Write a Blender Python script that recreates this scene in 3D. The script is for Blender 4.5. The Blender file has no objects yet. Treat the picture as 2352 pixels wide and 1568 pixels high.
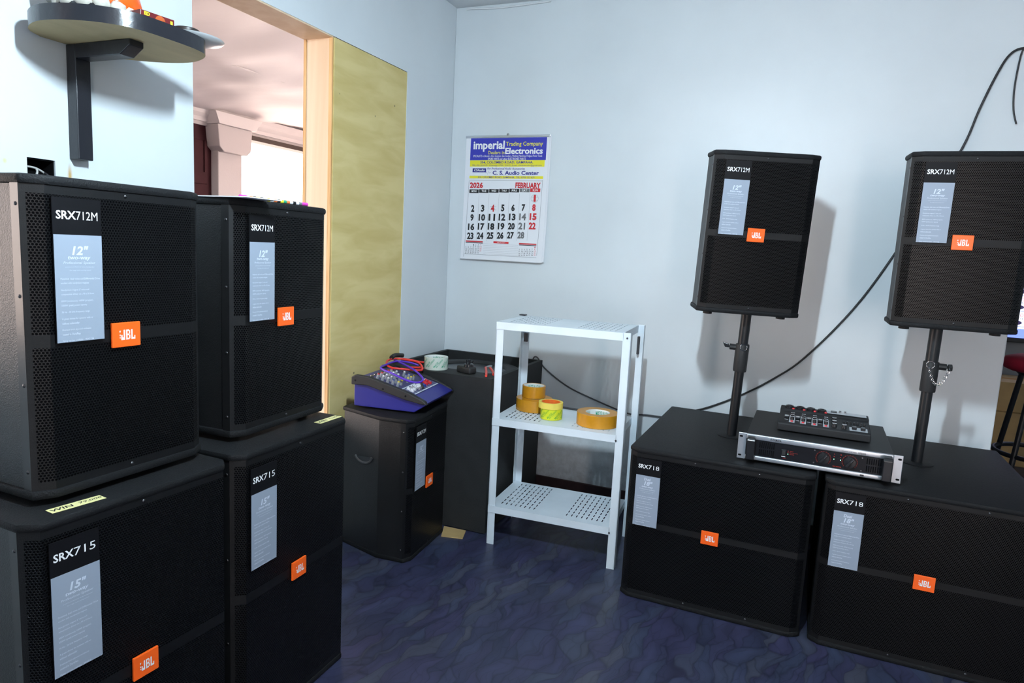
import bpy, bmesh, math, random
from mathutils import Matrix, Vector
random.seed(7)
S = bpy.context.scene
COL = S.collection
PI = math.pi

# ------------------------------------------------------------------ camera, sky, lamp, exposure
cam = bpy.data.cameras.new('camera'); cam.sensor_width = 36.0; cam.lens = 1560.45 * 36 / 2352
cam.clip_start = 0.05
cam_o = bpy.data.objects.new('camera', cam); COL.objects.link(cam_o); S.camera = cam_o
_r = Vector((0.9205545, 0.3873125, 0.05067973)); _u = Vector((-0.09874731, 0.10521986, 0.98953411))
_f = Vector((-0.37792641, 0.91592456, -0.13510669))
cam_o.matrix_world = Matrix(((_r.x, _u.x, -_f.x, 1.68713), (_r.y, _u.y, -_f.y, -3.14885),
                             (_r.z, _u.z, -_f.z, 1.21216), (0, 0, 0, 1)))
world = bpy.data.worlds.new('sky'); S.world = world; world.use_nodes = True
bg = world.node_tree.nodes['Background']; bg.inputs[0].default_value = (1.0, 0.85, 0.79, 1); bg.inputs[1].default_value = 6.0
S.view_settings.view_transform = 'Standard'; S.view_settings.look = 'None'
S.view_settings.exposure = 1.27; S.view_settings.gamma = 1.0; S.view_settings.use_curve_mapping = False
LAMP = (1.42, -2.42, 2.08)   # globe lamp under the ceiling, built with its fixture below

# ------------------------------------------------------------------ materials
def newmat(name):
    m = bpy.data.materials.new(name); m.use_nodes = True
    nt = m.node_tree; b = nt.nodes['Principled BSDF']
    return m, nt, b
def nd(nt, t, **kw):
    n = nt.nodes.new(t)
    for k, v in kw.items():
        if k.startswith('i_'): n.inputs[int(k[2:])].default_value = v
        else: setattr(n, k, v)
    return n
def coords(nt, scale=(1, 1, 1), rot=(0, 0, 0), space='Object'):
    tc = nd(nt, 'ShaderNodeTexCoord'); mp = nd(nt, 'ShaderNodeMapping')
    mp.inputs['Scale'].default_value = scale; mp.inputs['Rotation'].default_value = rot
    nt.links.new(tc.outputs[space], mp.inputs[0]); return mp.outputs[0]
def mat(name, col, rough=.5, metal=0., var=0., vscale=6., bump=0., bscale=200., spec=.5, emit=None, estr=0., trans=0., stretch=(1, 1, 1), detail=4.):
    m, nt, b = newmat(name)
    b.inputs['Base Color'].default_value = (*col, 1); b.inputs['Roughness'].default_value = rough
    b.inputs['Metallic'].default_value = metal; b.inputs['Specular IOR Level'].default_value = spec
    if trans: b.inputs['Transmission Weight'].default_value = trans
    if emit: b.inputs['Emission Color'].default_value = (*emit, 1); b.inputs['Emission Strength'].default_value = estr
    if var:
        n = nd(nt, 'ShaderNodeTexNoise'); n.inputs['Scale'].default_value = vscale; n.inputs['Detail'].default_value = detail
        nt.links.new(coords(nt, stretch), n.inputs['Vector'])
        r = nd(nt, 'ShaderNodeMapRange', i_1=.25, i_2=.75, i_3=1 - var, i_4=1 + var)
        nt.links.new(n.outputs[0], r.inputs[0])
        x = nd(nt, 'ShaderNodeMix', data_type='RGBA', blend_type='MULTIPLY'); x.inputs[0].default_value = 1
        x.inputs[6].default_value = (*col, 1); nt.links.new(r.outputs[0], x.inputs[7]); nt.links.new(x.outputs[2], b.inputs['Base Color'])
    if bump:
        n = nd(nt, 'ShaderNodeTexNoise'); n.inputs['Scale'].default_value = bscale; n.inputs['Detail'].default_value = 3
        nt.links.new(coords(nt), n.inputs['Vector'])
        bp = nd(nt, 'ShaderNodeBump'); bp.inputs['Strength'].default_value = bump; bp.inputs['Distance'].default_value = .002
        nt.links.new(n.outputs[0], bp.inputs['Height']); nt.links.new(bp.outputs[0], b.inputs['Normal'])
    return m
M = {}
M['cab'] = mat('black textured cabinet paint', (.0068, .0072, .008), .43, spec=.55, bump=.5, bscale=420, var=.25, vscale=9)
M['cap'] = mat('black moulded plastic', (.0075, .008, .009), .6, spec=.2, bump=.6, bscale=300)
M['frame'] = mat('black grille steel', (.0028, .0030, .0036), .5, spec=.35, bump=.2, bscale=500)
M['flange'] = mat('black folded grille edge', (.008, .0083, .009), .36, spec=.55)
M['carpet'] = mat('black carpet covering', (.010, .0115, .0125), .75, bump=.8, bscale=500, var=.3, vscale=14)
M['rubber'] = mat('black rubber', (.012, .012, .013), .6)
M['gloss'] = mat('black gloss plastic', (.012, .012, .014), .25)
M['pole'] = mat('black powder coated pole', (.005, .0055, .007), .42)
M['steel'] = mat('screw steel', (.25, .25, .26), .3, metal=1)
M['dark_steel'] = mat('blackened screw steel', (.09, .09, .095), .35, metal=1)
M['chrome'] = mat('chrome', (.7, .7, .7), .18, metal=1)
M['badge'] = mat('orange badge', (1.0, .13, .012), .3)
M['white_ink'] = mat('white ink', (.85, .85, .85), .5)
M['label_black'] = mat('black card', (.004, .004, .0052), .5, spec=.2)
M['label_grey'] = mat('silver grey card', (.285, .335, .41), .45)
M['label_ink'] = mat('pale print', (.60, .66, .74), .5)
M['white_metal'] = mat('white enamelled steel', (.66, .74, .80), .42, var=.06, vscale=8)
M['scuff'] = mat('hook black plastic', (.03, .03, .035), .5)
M['paper'] = mat('paper', (.78, .79, .83), .6)
M['sticker'] = mat('pale yellow sticker', (.80, .74, .34), .6)
M['ink_black'] = mat('black ink', (.012, .012, .014), .6)
M['ink_grey'] = mat('grey ink', (.17, .17, .18), .6)
M['ink_red'] = mat('red ink', (.62, .02, .03), .6)
M['ink_blue'] = mat('blue ink', (.035, .04, .42), .5)
M['ink_navy'] = mat('navy ink', (.03, .03, .25), .5)
M['ink_yellow'] = mat('yellow ink', (.82, .74, .03), .5)
M['ink_line'] = mat('thin grey ink', (.33, .34, .37), .6)
M['brown_tape'] = mat('brown packing tape', (.52, .23, .012), .28, var=.12, vscale=30)
M['tape_side'] = mat('brown tape edge', (.46, .21, .015), .45)
M['tape_core'] = mat('white paper core', (.74, .76, .74), .6)
M['yg_tape'] = mat('lime yellow tape', (.62, .66, .02), .3)
M['y_tape'] = mat('yellow masking tape', (.78, .62, .10), .6)
M['orange_core'] = mat('orange core', (.85, .16, .02), .5)
M['clear_tape'] = mat('clear tape roll', (.55, .62, .55), .22)
M['green_ink'] = mat('green ink', (.02, .30, .16), .5)
M['lime_ink'] = mat('green ink on lime', (.12, .38, .03), .5)
M['blue'] = mat('cobalt blue plastic', (.017, .018, .19), .42, bump=.1, bscale=400)
M['panel_blue'] = mat('dark blue panel', (.035, .036, .13), .4)
M['knob_grey'] = mat('grey knob', (.22, .23, .26), .5)
M['knob_grey_dark'] = mat('worn grey plastic', (.045, .046, .048), .45)
M['knob_white'] = mat('white cap', (.75, .75, .78), .4)
M['knob_yellow'] = mat('yellow cap', (.72, .58, .05), .5)
M['knob_red'] = mat('red cap', (.60, .02, .03), .4)
M['knob_blue'] = mat('blue cap', (.02, .04, .25), .4)
M['red_cable'] = mat('red cable', (.72, .035, .025), .4)
M['purple_cable'] = mat('purple cable', (.08, .02, .42), .4)
M['grey_cable'] = mat('dark grey cable', (.05, .05, .055), .5)
M['black_cable'] = mat('black cable', (.014, .014, .016), .45)
M['red_grip'] = mat('red grip', (.75, .05, .03), .4)
M['silver'] = mat('brushed silver panel', (.55, .58, .62), .34, metal=.85, bump=.05, bscale=600)
M['amp_black'] = mat('black amplifier steel', (.013, .0135, .015), .55, spec=.35, bump=.15, bscale=400)
M['amp_face'] = mat('black smoked panel', (.006, .006, .008), .22)
M['red_print'] = mat('red print', (.55, .04, .02), .4)
M['led_green'] = mat('green indicator', (.2, .8, .4), .3, emit=(.3, 1, .55), estr=1.2)
M['led_red'] = mat('dull red indicator', (.35, .02, .02), .3)
M['mixer_grey'] = mat('grey mixer face', (.10, .105, .11), .45)
M['strip_grey'] = mat('silver strip', (.42, .44, .47), .45)
M['cardboard'] = mat('cardboard', (.48, .33, .14), .8, var=.12, vscale=9)
M['board_under'] = mat('unpainted board underside', (.50, .40, .22), .7, var=.14, vscale=16, stretch=(1, .3, 1))
M['black_gloss_paint'] = mat('black gloss paint', (.014, .015, .02), .28, bump=.3, bscale=60)
M['maroon'] = mat('maroon door paint', (.042, .009, .012), .7, spec=.2, var=.15, vscale=10)
M['skirting'] = mat('dark maroon skirting paint', (.030, .012, .013), .55, var=.4, vscale=30)
M['pink_plaster'] = mat('pinkish plaster', (.52, .465, .45), .8, bump=.3, bscale=60)
M['sheet'] = mat('pale ceiling sheet', (.78, .71, .70), .6)
M['ceil'] = mat('white ceiling paint', (.70, .72, .74), .8)
M['cornice'] = mat('white cornice', (.66, .60, .58), .6)
M['beam'] = mat('dark brown beam', (.05, .03, .022), .6)
M['grey_wall'] = mat('grey wall paint', (.34, .36, .38), .8)
M['ground'] = mat('concrete ground', (.60, .56, .52), .9)
M['orange_glaze'] = mat('orange glaze', (.80, .10, .01), .12)
M['white_glaze'] = mat('white glaze', (.50, .48, .42), .15, var=.25, vscale=40)
M['black_glaze'] = mat('black glaze', (.012, .012, .014), .1)
M['yellow_glaze'] = mat('mustard glaze', (.48, .30, .02), .15)
M['box_maroon'] = mat('maroon card box', (.13, .012, .014), .35)
M['box_orange'] = mat('orange picture', (.80, .20, .06), .4)
M['saucer'] = mat('pale grey saucer', (.62, .66, .68), .25)
M['brown_lid'] = mat('dark brown lid', (.025, .018, .016), .4)
M['red_seat'] = mat('red velvet seat', (.42, .008, .03), .75, bump=.4, bscale=300)
M['tv_black'] = mat('black bezel', (.01, .01, .012), .35)
M['screen'] = mat('lit screen white', (.05, .05, .05), .3, emit=(.72, .78, 1.0), estr=.85)
M['screen_blue'] = mat('lit screen blue', (.05, .05, .05), .3, emit=(.16, .24, .95), estr=.8)
M['screen_red'] = mat('lit screen red', (.05, .05, .05), .3, emit=(.75, .06, .12), estr=.7)
M['screen_dark'] = mat('lit screen dark', (.02, .02, .02), .3, emit=(.03, .02, .08), estr=.6)
M['magenta'] = mat('magenta plastic', (.62, .05, .42), .4)
M['hole'] = mat('dark cavity', (.003, .003, .0035), .9, spec=.1)
M['white_wire'] = mat('off white wire', (.42, .42, .40), .5)
M['rust'] = mat('rust stain', (.42, .25, .06), .8, var=.5, vscale=60)
M['tube'] = mat('glowing lamp globe', (.8, .8, .8), .5, emit=(.72, .89, 1.0), estr=980)
M['shade'] = mat('added lamp shade enamel', (.35, .35, .36), .6)
M['lamp_case'] = mat('white lamp housing', (.8, .8, .8), .5)

def wall_material(name, col):
    m, nt, b = newmat(name)
    b.inputs['Roughness'].default_value = .42
    n = nd(nt, 'ShaderNodeTexNoise'); n.inputs['Scale'].default_value = 2.3; n.inputs['Detail'].default_value = 6
    v = coords(nt); nt.links.new(v, n.inputs['Vector'])
    r = nd(nt, 'ShaderNodeMapRange', i_1=.3, i_2=.7, i_3=.94, i_4=1.03); nt.links.new(n.outputs[0], r.inputs[0])
    n2 = nd(nt, 'ShaderNodeTexNoise'); n2.inputs['Scale'].default_value = 26; n2.inputs['Detail'].default_value = 8; n2.inputs['Roughness'].default_value = .7
    nt.links.new(v, n2.inputs['Vector'])
    # scuffs and grime along the foot of the wall, broken up by noise
    sx = nd(nt, 'ShaderNodeSeparateXYZ'); nt.links.new(v, sx.inputs[0])
    h = nd(nt, 'ShaderNodeMapRange', i_1=.06, i_2=.42, i_3=.62, i_4=0.); nt.links.new(sx.outputs[2], h.inputs[0])
    g = nd(nt, 'ShaderNodeMapRange', i_1=.40, i_2=.72, i_3=0., i_4=1.); nt.links.new(n2.outputs[0], g.inputs[0])
    gm = nd(nt, 'ShaderNodeMath', operation='MULTIPLY'); nt.links.new(h.outputs[0], gm.inputs[0]); nt.links.new(g.outputs[0], gm.inputs[1])
    x = nd(nt, 'ShaderNodeMix', data_type='RGBA', blend_type='MULTIPLY'); x.inputs[0].default_value = 1
    x.inputs[6].default_value = (*col, 1); nt.links.new(r.outputs[0], x.inputs[7])
    y = nd(nt, 'ShaderNodeMix', data_type='RGBA'); nt.links.new(gm.outputs[0], y.inputs[0]); nt.links.new(x.outputs[2], y.inputs[6])
    y.inputs[7].default_value = (.22, .23, .22, 1); nt.links.new(y.outputs[2], b.inputs['Base Color'])
    out = y.outputs[2]
    # rust stain below the shelf bracket
    for (cy_, cz_, ry, rz_, col2) in ((-1.9865, 1.335, .007, .030, (.50, .30, .06, 1)), (-2.137, 1.352, .008, .010, (.62, .58, .30, 1))):
        mp = nd(nt, 'ShaderNodeMapping'); mp.inputs['Location'].default_value = (0, -cy_ / ry, -cz_ / rz_); mp.inputs['Scale'].default_value = (30, 1 / ry, 1 / rz_)
        nt.links.new(v, mp.inputs[0]); ln = nd(nt, 'ShaderNodeVectorMath', operation='LENGTH'); nt.links.new(mp.outputs[0], ln.inputs[0])
        fm = nd(nt, 'ShaderNodeMapRange', i_1=.2, i_2=1.1, i_3=.9, i_4=0.); nt.links.new(ln.outputs['Value'], fm.inputs[0])
        z = nd(nt, 'ShaderNodeMix', data_type='RGBA'); nt.links.new(fm.outputs[0], z.inputs[0]); nt.links.new(out, z.inputs[6]); z.inputs[7].default_value = col2; out = z.outputs[2]
    nt.links.new(out, b.inputs['Base Color'])
    bp = nd(nt, 'ShaderNodeBump'); bp.inputs['Strength'].default_value = .25; bp.inputs['Distance'].default_value = .004
    n3 = nd(nt, 'ShaderNodeTexNoise'); n3.inputs['Scale'].default_value = 11; n3.inputs['Detail'].default_value = 7
    nt.links.new(v, n3.inputs['Vector']); nt.links.new(n3.outputs[0], bp.inputs['Height']); nt.links.new(bp.outputs[0], b.inputs['Normal'])
    return m
M['wall'] = wall_material('white wall paint', (.66, .71, .74))

def floor_material():
    """vinyl with overlapping leaf strokes: two layers of long distorted cells with thin dark outlines"""
    m, nt, b = newmat('navy leaf pattern vinyl')
    b.inputs['Roughness'].default_value = .40
    v = coords(nt, (1, 1, 1), (0, 0, math.radians(-80)))
    n = nd(nt, 'ShaderNodeTexNoise'); n.inputs['Scale'].default_value = 5.5; n.inputs['Detail'].default_value = 2
    nt.links.new(v, n.inputs['Vector'])
    sb = nd(nt, 'ShaderNodeVectorMath', operation='SUBTRACT'); nt.links.new(n.outputs[1], sb.inputs[0]); sb.inputs[1].default_value = (.5, .5, .5)
    ml = nd(nt, 'ShaderNodeVectorMath', operation='MULTIPLY'); nt.links.new(sb.outputs[0], ml.inputs[0]); ml.inputs[1].default_value = (.05, .17, 0)
    ad = nd(nt, 'ShaderNodeVectorMath', operation='ADD'); nt.links.new(v, ad.inputs[0]); nt.links.new(ml.outputs[0], ad.inputs[1])
    fac = None; shade = None
    for k, (sx, sy, off) in enumerate(((6.0, 25.0, 0.), (8.5, 36.0, 3.7))):
        sc = nd(nt, 'ShaderNodeMapping'); sc.inputs['Scale'].default_value = (sx, sy, 1); sc.inputs['Location'].default_value = (off, off, 0); nt.links.new(ad.outputs[0], sc.inputs[0])
        vo = nd(nt, 'ShaderNodeTexVoronoi', feature='F1'); vo.inputs['Scale'].default_value = 1; nt.links.new(sc.outputs[0], vo.inputs['Vector'])
        ve = nd(nt, 'ShaderNodeTexVoronoi', feature='DISTANCE_TO_EDGE'); ve.inputs['Scale'].default_value = 1; nt.links.new(sc.outputs[0], ve.inputs['Vector'])
        ed = nd(nt, 'ShaderNodeMapRange', i_1=0., i_2=.05 if k == 0 else .035, i_3=.60 if k == 0 else .76, i_4=1.); nt.links.new(ve.outputs[0], ed.inputs[0])
        sh = nd(nt, 'ShaderNodeMapRange', i_1=0., i_2=.7, i_3=1.12, i_4=.86); nt.links.new(vo.outputs['Distance'], sh.inputs[0])
        p = nd(nt, 'ShaderNodeMath', operation='MULTIPLY'); nt.links.new(ed.outputs[0], p.inputs[0]); nt.links.new(sh.outputs[0], p.inputs[1])
        if k == 0:
            sep = nd(nt, 'ShaderNodeSeparateColor'); nt.links.new(vo.outputs['Color'], sep.inputs[0]); shade = p
        else:
            q = nd(nt, 'ShaderNodeMath', operation='MULTIPLY'); nt.links.new(shade.outputs[0], q.inputs[0]); nt.links.new(p.outputs[0], q.inputs[1]); shade = q
    cr = nd(nt, 'ShaderNodeValToRGB'); e = cr.color_ramp.elements
    e[0].position = 0; e[0].color = (.030, .036, .075, 1); e[1].position = 1; e[1].color = (.058, .063, .092, 1)
    q = e.new(.4); q.color = (.042, .042, .095, 1); q = e.new(.75); q.color = (.040, .051, .096, 1)
    nt.links.new(sep.outputs[0], cr.inputs[0])
    x = nd(nt, 'ShaderNodeMix', data_type='RGBA', blend_type='MULTIPLY'); x.inputs[0].default_value = 1
    nt.links.new(cr.outputs[0], x.inputs[6]); nt.links.new(shade.outputs[0], x.inputs[7]); nt.links.new(x.outputs[2], b.inputs['Base Color'])
    bp = nd(nt, 'ShaderNodeBump'); bp.inputs['Strength'].default_value = .10; bp.inputs['Distance'].default_value = .002
    nt.links.new(shade.outputs[0], bp.inputs['Height']); nt.links.new(bp.outputs[0], b.inputs['Normal'])
    return m
M['floor'] = floor_material()

def wood_material(name, c1, c2, axis_scale, spots=False):
    m, nt, b = newmat(name); b.inputs['Roughness'].default_value = .62
    v = coords(nt, axis_scale)
    n = nd(nt, 'ShaderNodeTexNoise'); n.inputs['Scale'].default_value = 3; n.inputs['Detail'].default_value = 7; n.inputs['Distortion'].default_value = .6
    nt.links.new(v, n.inputs['Vector'])
    cr = nd(nt, 'ShaderNodeValToRGB'); e = cr.color_ramp.elements
    e[0].position = .3; e[0].color = (*c2, 1); e[1].position = .62; e[1].color = (*c1, 1); nt.links.new(n.outputs[0], cr.inputs[0])
    out = cr.outputs[0]
    if spots:
        v2 = coords(nt); vo = nd(nt, 'ShaderNodeTexVoronoi'); vo.inputs['Scale'].default_value = 7.5; nt.links.new(v2, vo.inputs['Vector'])
        r = nd(nt, 'ShaderNodeMapRange', i_1=.025, i_2=.045, i_3=.85, i_4=0.); nt.links.new(vo.outputs['Distance'], r.inputs[0])
        x = nd(nt, 'ShaderNodeMix', data_type='RGBA'); nt.links.new(r.outputs[0], x.inputs[0]); nt.links.new(out, x.inputs[6]); x.inputs[7].default_value = (.07, .05, .03, 1); out = x.outputs[2]
    nt.links.new(out, b.inputs['Base Color']); return m
M['ply'] = wood_material('plywood', (.70, .575, .255), (.58, .455, .165), (1, 1.2, 5), True)
M['jamb'] = wood_material('pale timber', (.78, .60, .42), (.70, .50, .32), (6, 6, .4))
M['jamb_edge'] = wood_material('plywood edge', (.74, .48, .22), (.48, .24, .08), (60, 60, 1.2))

def perf_material():
    m, nt, b = newmat('perforated black grille')
    uv = nd(nt, 'ShaderNodeUVMap'); sp = nd(nt, 'ShaderNodeSeparateXYZ'); nt.links.new(uv.outputs[0], sp.inputs[0])
    P, Q = .0056, .0095
    def mth(op, a, b_=None, c_=None):
        n = nd(nt, 'ShaderNodeMath', operation=op)
        for i, q in enumerate((a, b_, c_)):
            if q is None: continue
            if isinstance(q, (int, float)): n.inputs[i].default_value = q
            else: nt.links.new(q, n.inputs[i])
        return n.outputs[0]
    def lattice(du, dv):
        a = mth('PINGPONG', mth('ADD', sp.outputs[0], du + 10 * P), P / 2); c = mth('PINGPONG', mth('ADD', sp.outputs[1], dv + 10 * Q), Q / 2)
        return mth('SQRT', mth('ADD', mth('MULTIPLY', a, a), mth('MULTIPLY', c, c)))
    d = mth('MINIMUM', lattice(0, 0), lattice(P / 2, Q / 2))
    r = nd(nt, 'ShaderNodeMapRange', i_1=.0016, i_2=.0023, i_3=0., i_4=1.); nt.links.new(d, r.inputs[0])
    x = nd(nt, 'ShaderNodeMix', data_type='RGBA'); x.inputs[6].default_value = (.0015, .0015, .002, 1); x.inputs[7].default_value = (.0035, .0037, .0043, 1)
    nt.links.new(r.outputs[0], x.inputs[0]); nt.links.new(x.outputs[2], b.inputs['Base Color'])
    b.inputs['Roughness'].default_value = .30
    sl = nd(nt, 'ShaderNodeMapRange', i_1=0., i_2=1., i_3=.03, i_4=.42); nt.links.new(r.outputs[0], sl.inputs[0]); nt.links.new(sl.outputs[0], b.inputs['Specular IOR Level'])
    bp = nd(nt, 'ShaderNodeBump'); bp.inputs['Strength'].default_value = 1.0; bp.inputs['Distance'].default_value = .0024
    nt.links.new(r.outputs[0], bp.inputs['Height']); nt.links.new(bp.outputs[0], b.inputs['Normal'])
    return m
M['perf'] = perf_material()

# ------------------------------------------------------------------ mesh helpers
_tc = {}
def text2d(s, bold=0., shear=0., spacing=1.):
    key = (s, bold, shear, spacing)
    if key not in _tc:
        cu = bpy.data.curves.new('t', 'FONT'); cu.body = s; cu.resolution_u = 2; cu.offset = bold; cu.shear = shear; cu.space_character = spacing
        o = bpy.data.objects.new('t', cu); COL.objects.link(o)
        dg = bpy.context.evaluated_depsgraph_get(); me = bpy.data.meshes.new_from_object(o.evaluated_get(dg))
        vs = [(v.co.x, v.co.y) for v in me.vertices]; fs = [tuple(p.vertices) for p in me.polygons]
        bpy.data.objects.remove(o); bpy.data.curves.remove(cu); bpy.data.meshes.remove(me)
        xs = [v[0] for v in vs]; ys = [v[1] for v in vs]
        _tc[key] = (vs, fs, min(xs), max(xs), min(ys), max(ys))
    return _tc[key]

class MB:
    def __init__(self): self.v = []; self.f = []; self.mi = []; self.uv = None
    def add(self, vs, fs, mi=0):
        n = len(self.v); self.v += [tuple(q) for q in vs]; self.f += [tuple(i + n for i in f) for f in fs]; self.mi += [mi] * len(fs); return self
    def box(self, x0, x1, y0, y1, z0, z1, mi=0):
        vs = [(x, y, z) for z in (z0, z1) for y in (y0, y1) for x in (x0, x1)]
        return self.add(vs, [(0, 2, 3, 1), (4, 5, 7, 6), (0, 1, 5, 4), (2, 6, 7, 3), (0, 4, 6, 2), (1, 3, 7, 5)], mi)
    def quad(self, a, b, c, d, mi=0): return self.add([a, b, c, d], [(0, 1, 2, 3)], mi)
    def prism(self, poly, z0, z1, mi=0):
        n = len(poly); vs = [(x, y, z0) for x, y in poly] + [(x, y, z1) for x, y in poly]
        fs = [tuple(range(n - 1, -1, -1)), tuple(range(n, 2 * n))] + [(i, (i + 1) % n, n + (i + 1) % n, n + i) for i in range(n)]
        return self.add(vs, fs, mi)
    def prism_ax(self, poly, a0, a1, axis='y', mi=0):   # poly in (x,z) extruded in y, or (y,z) extruded in x
        n = len(poly)
        mk = (lambda p, a: (p[0], a, p[1])) if axis == 'y' else (lambda p, a: (a, p[0], p[1]))
        vs = [mk(p, a0) for p in poly] + [mk(p, a1) for p in poly]
        fs = [tuple(range(n)), tuple(range(2 * n - 1, n - 1, -1))] + [(i, n + i, n + (i + 1) % n, (i + 1) % n) for i in range(n)]
        return self.add(vs, fs, mi)
    def cyl(self, p0, p1, r, n=16, r2=None, mi=0, caps=True):
        p0, p1 = Vector(p0), Vector(p1); r2 = r if r2 is None else r2
        d = (p1 - p0).normalized(); a = d.orthogonal().normalized(); b = d.cross(a)
        vs = []
        for p, rr in ((p0, r), (p1, r2)):
            for i in range(n):
                t = 2 * PI * i / n; vs.append(p + (a * math.cos(t) + b * math.sin(t)) * rr)
        fs = [(i, (i + 1) % n, n + (i + 1) % n, n + i) for i in range(n)]
        if caps: fs += [tuple(range(n - 1, -1, -1)), tuple(range(n, 2 * n))]
        return self.add(vs, fs, mi)
    def lathe(self, prof, c=(0, 0, 0), n=32, mi=0, closed=False):
        vs = []; k = len(prof)
        for i in range(n):
            t = 2 * PI * i / n
            for r, z in prof: vs.append((c[0] + r * math.cos(t), c[1] + r * math.sin(t), c[2] + z))
        fs = []
        for i in range(n):
            j = (i + 1) % n
            for q in range(k if closed else k - 1):
                w = (q + 1) % k; fs.append((i * k + q, j * k + q, j * k + w, i * k + w))
        if not closed:
            if prof[0][0] > 1e-6: fs.append(tuple(i * k for i in range(n - 1, -1, -1)))
            if prof[-1][0] > 1e-6: fs.append(tuple(i * k + k - 1 for i in range(n)))
        return self.add(vs, fs, mi)
    def tube(self, pts, r, n=8, sub=6, mi=0, closed=False):
        P = [Vector(p) for p in pts]; out = []
        m = len(P)
        if sub > 1 and m > 2:
            rng = m if closed else m - 1
            for i in range(rng):
                g = (lambda k: P[k % m]) if closed else (lambda k: P[min(max(k, 0), m - 1)])
                a, b, c, d = g(i - 1), g(i), g(i + 1), g(i + 2)
                for s in range(sub):
                    t = s / sub; out.append(.5 * ((2 * b) + (c - a) * t + (2 * a - 5 * b + 4 * c - d) * t * t + (3 * b - a - 3 * c + d) * t ** 3))
            if not closed: out.append(P[-1])
        else: out = P
        vs = []; up = Vector((.13, .31, .94)).normalized(); L = len(out)
        for i, p in enumerate(out):
            if closed: t = (out[(i + 1) % L] - out[i - 1]).normalized()
            else: t = (out[min(i + 1, L - 1)] - out[max(i - 1, 0)]).normalized()
            a = t.cross(up)
            if a.length < .05: a = t.cross(Vector((1, 0, 0)))
            a.normalize(); b = a.cross(t)
            for k in range(n):
                q = 2 * PI * k / n; vs.append(p + (a * math.cos(q) + b * math.sin(q)) * r)
        fs = [(i * n + k, i * n + (k + 1) % n, ((i + 1) % L) * n + (k + 1) % n, ((i + 1) % L) * n + k) for i in range(L if closed else L - 1) for k in range(n)]
        if not closed: fs += [tuple(range(n - 1, -1, -1)), tuple(range((L - 1) * n, L * n))]
        return self.add(vs, fs, mi)
    def text(self, s, x0, x1, y0, y1, O, U, V, lift=0., bold=0., shear=0., mi=0, keep=False, bend=None):
        """write s into the box (x0..x1, y0..y1) of the frame O, U, V"""
        vs, fs, a, b, c, d = text2d(s, bold, shear)
        O, U, V = Vector(O), Vector(U), Vector(V); N = U.cross(V).normalized() * lift
        sx = (x1 - x0) / (b - a); sy = (y1 - y0) / (d - c)
        if keep:
            k = min(sx, sy); cx, cy = (x0 + x1) / 2, (y0 + y1) / 2; x0, y0 = cx - k * (b - a) / 2, cy - k * (d - c) / 2; sx = sy = k
        pts = [O + U * (x0 + (x - a) * sx) + V * (y0 + (y - c) * sy) + N for x, y in vs]
        if bend: pts = [bend(p) for p in pts]
        return self.add(pts, fs, mi)
    def rect(self, x0, x1, y0, y1, O, U, V, lift=0., mi=0):
        O, U, V = Vector(O), Vector(U), Vector(V); N = U.cross(V).normalized() * lift
        return self.quad(*[O + U * x + V * y + N for x, y in ((x0, y0), (x1, y0), (x1, y1), (x0, y1))], mi)
    def mesh(self, name, mats, bevel=0., seg=2, smooth=None):
        me = bpy.data.meshes.new(name); me.from_pydata([tuple(v) for v in self.v], [], self.f)
        for m_ in (mats if isinstance(mats, (list, tuple)) else [mats]): me.materials.append(M[m_])
        me.polygons.foreach_set('material_index', self.mi)
        bm = bmesh.new(); bm.from_mesh(me)
        if bevel:
            bmesh.ops.remove_doubles(bm, verts=bm.verts, dist=1e-6); bmesh.ops.recalc_face_normals(bm, faces=bm.faces)
            es = [e for e in bm.edges if len(e.link_faces) == 2 and e.calc_face_angle(0) > .35]
            bmesh.ops.bevel(bm, geom=es, offset=bevel, segments=seg, profile=.5, affect='EDGES', clamp_overlap=True)
        if smooth:
            for f in bm.faces: f.smooth = True
            for e in bm.edges:
                if len(e.link_faces) == 2: e.smooth = e.calc_face_angle(0) < smooth
        bm.to_mesh(me); bm.free(); me.update(); return me
    def build(self, name, mats, parent=None, bevel=0., seg=2, smooth=None):
        o = bpy.data.objects.new(name, self.mesh(name, mats, bevel, seg, smooth)); COL.objects.link(o)
        if parent: o.parent = parent
        return o

def inst(me, name, parent=None, loc=(0, 0, 0), rot=(0, 0, 0), scale=(1, 1, 1)):
    o = bpy.data.objects.new(name, me); COL.objects.link(o); o.location = loc; o.rotation_euler = rot; o.scale = scale
    if parent: o.parent = parent
    return o
def tag(o, label, cat, group=None, kind=None):
    if label: o['label'] = label
    if cat: o['category'] = cat
    if group: o['group'] = group
    if kind: o['kind'] = kind
    return o
def empty(name, loc=(0, 0, 0), rz=0.):
    o = bpy.data.objects.new(name, None); COL.objects.link(o); o.location = loc; o.rotation_euler = (0, 0, rz); o.empty_display_size = .1
    return o
def copy_tree(o, parent=None):
    c = o.copy(); COL.objects.link(c); c.parent = parent
    for ch in list(o.children): copy_tree(ch, c)
    return c
def struct(o, label): return tag(o, label, None, None, 'structure')

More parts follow.
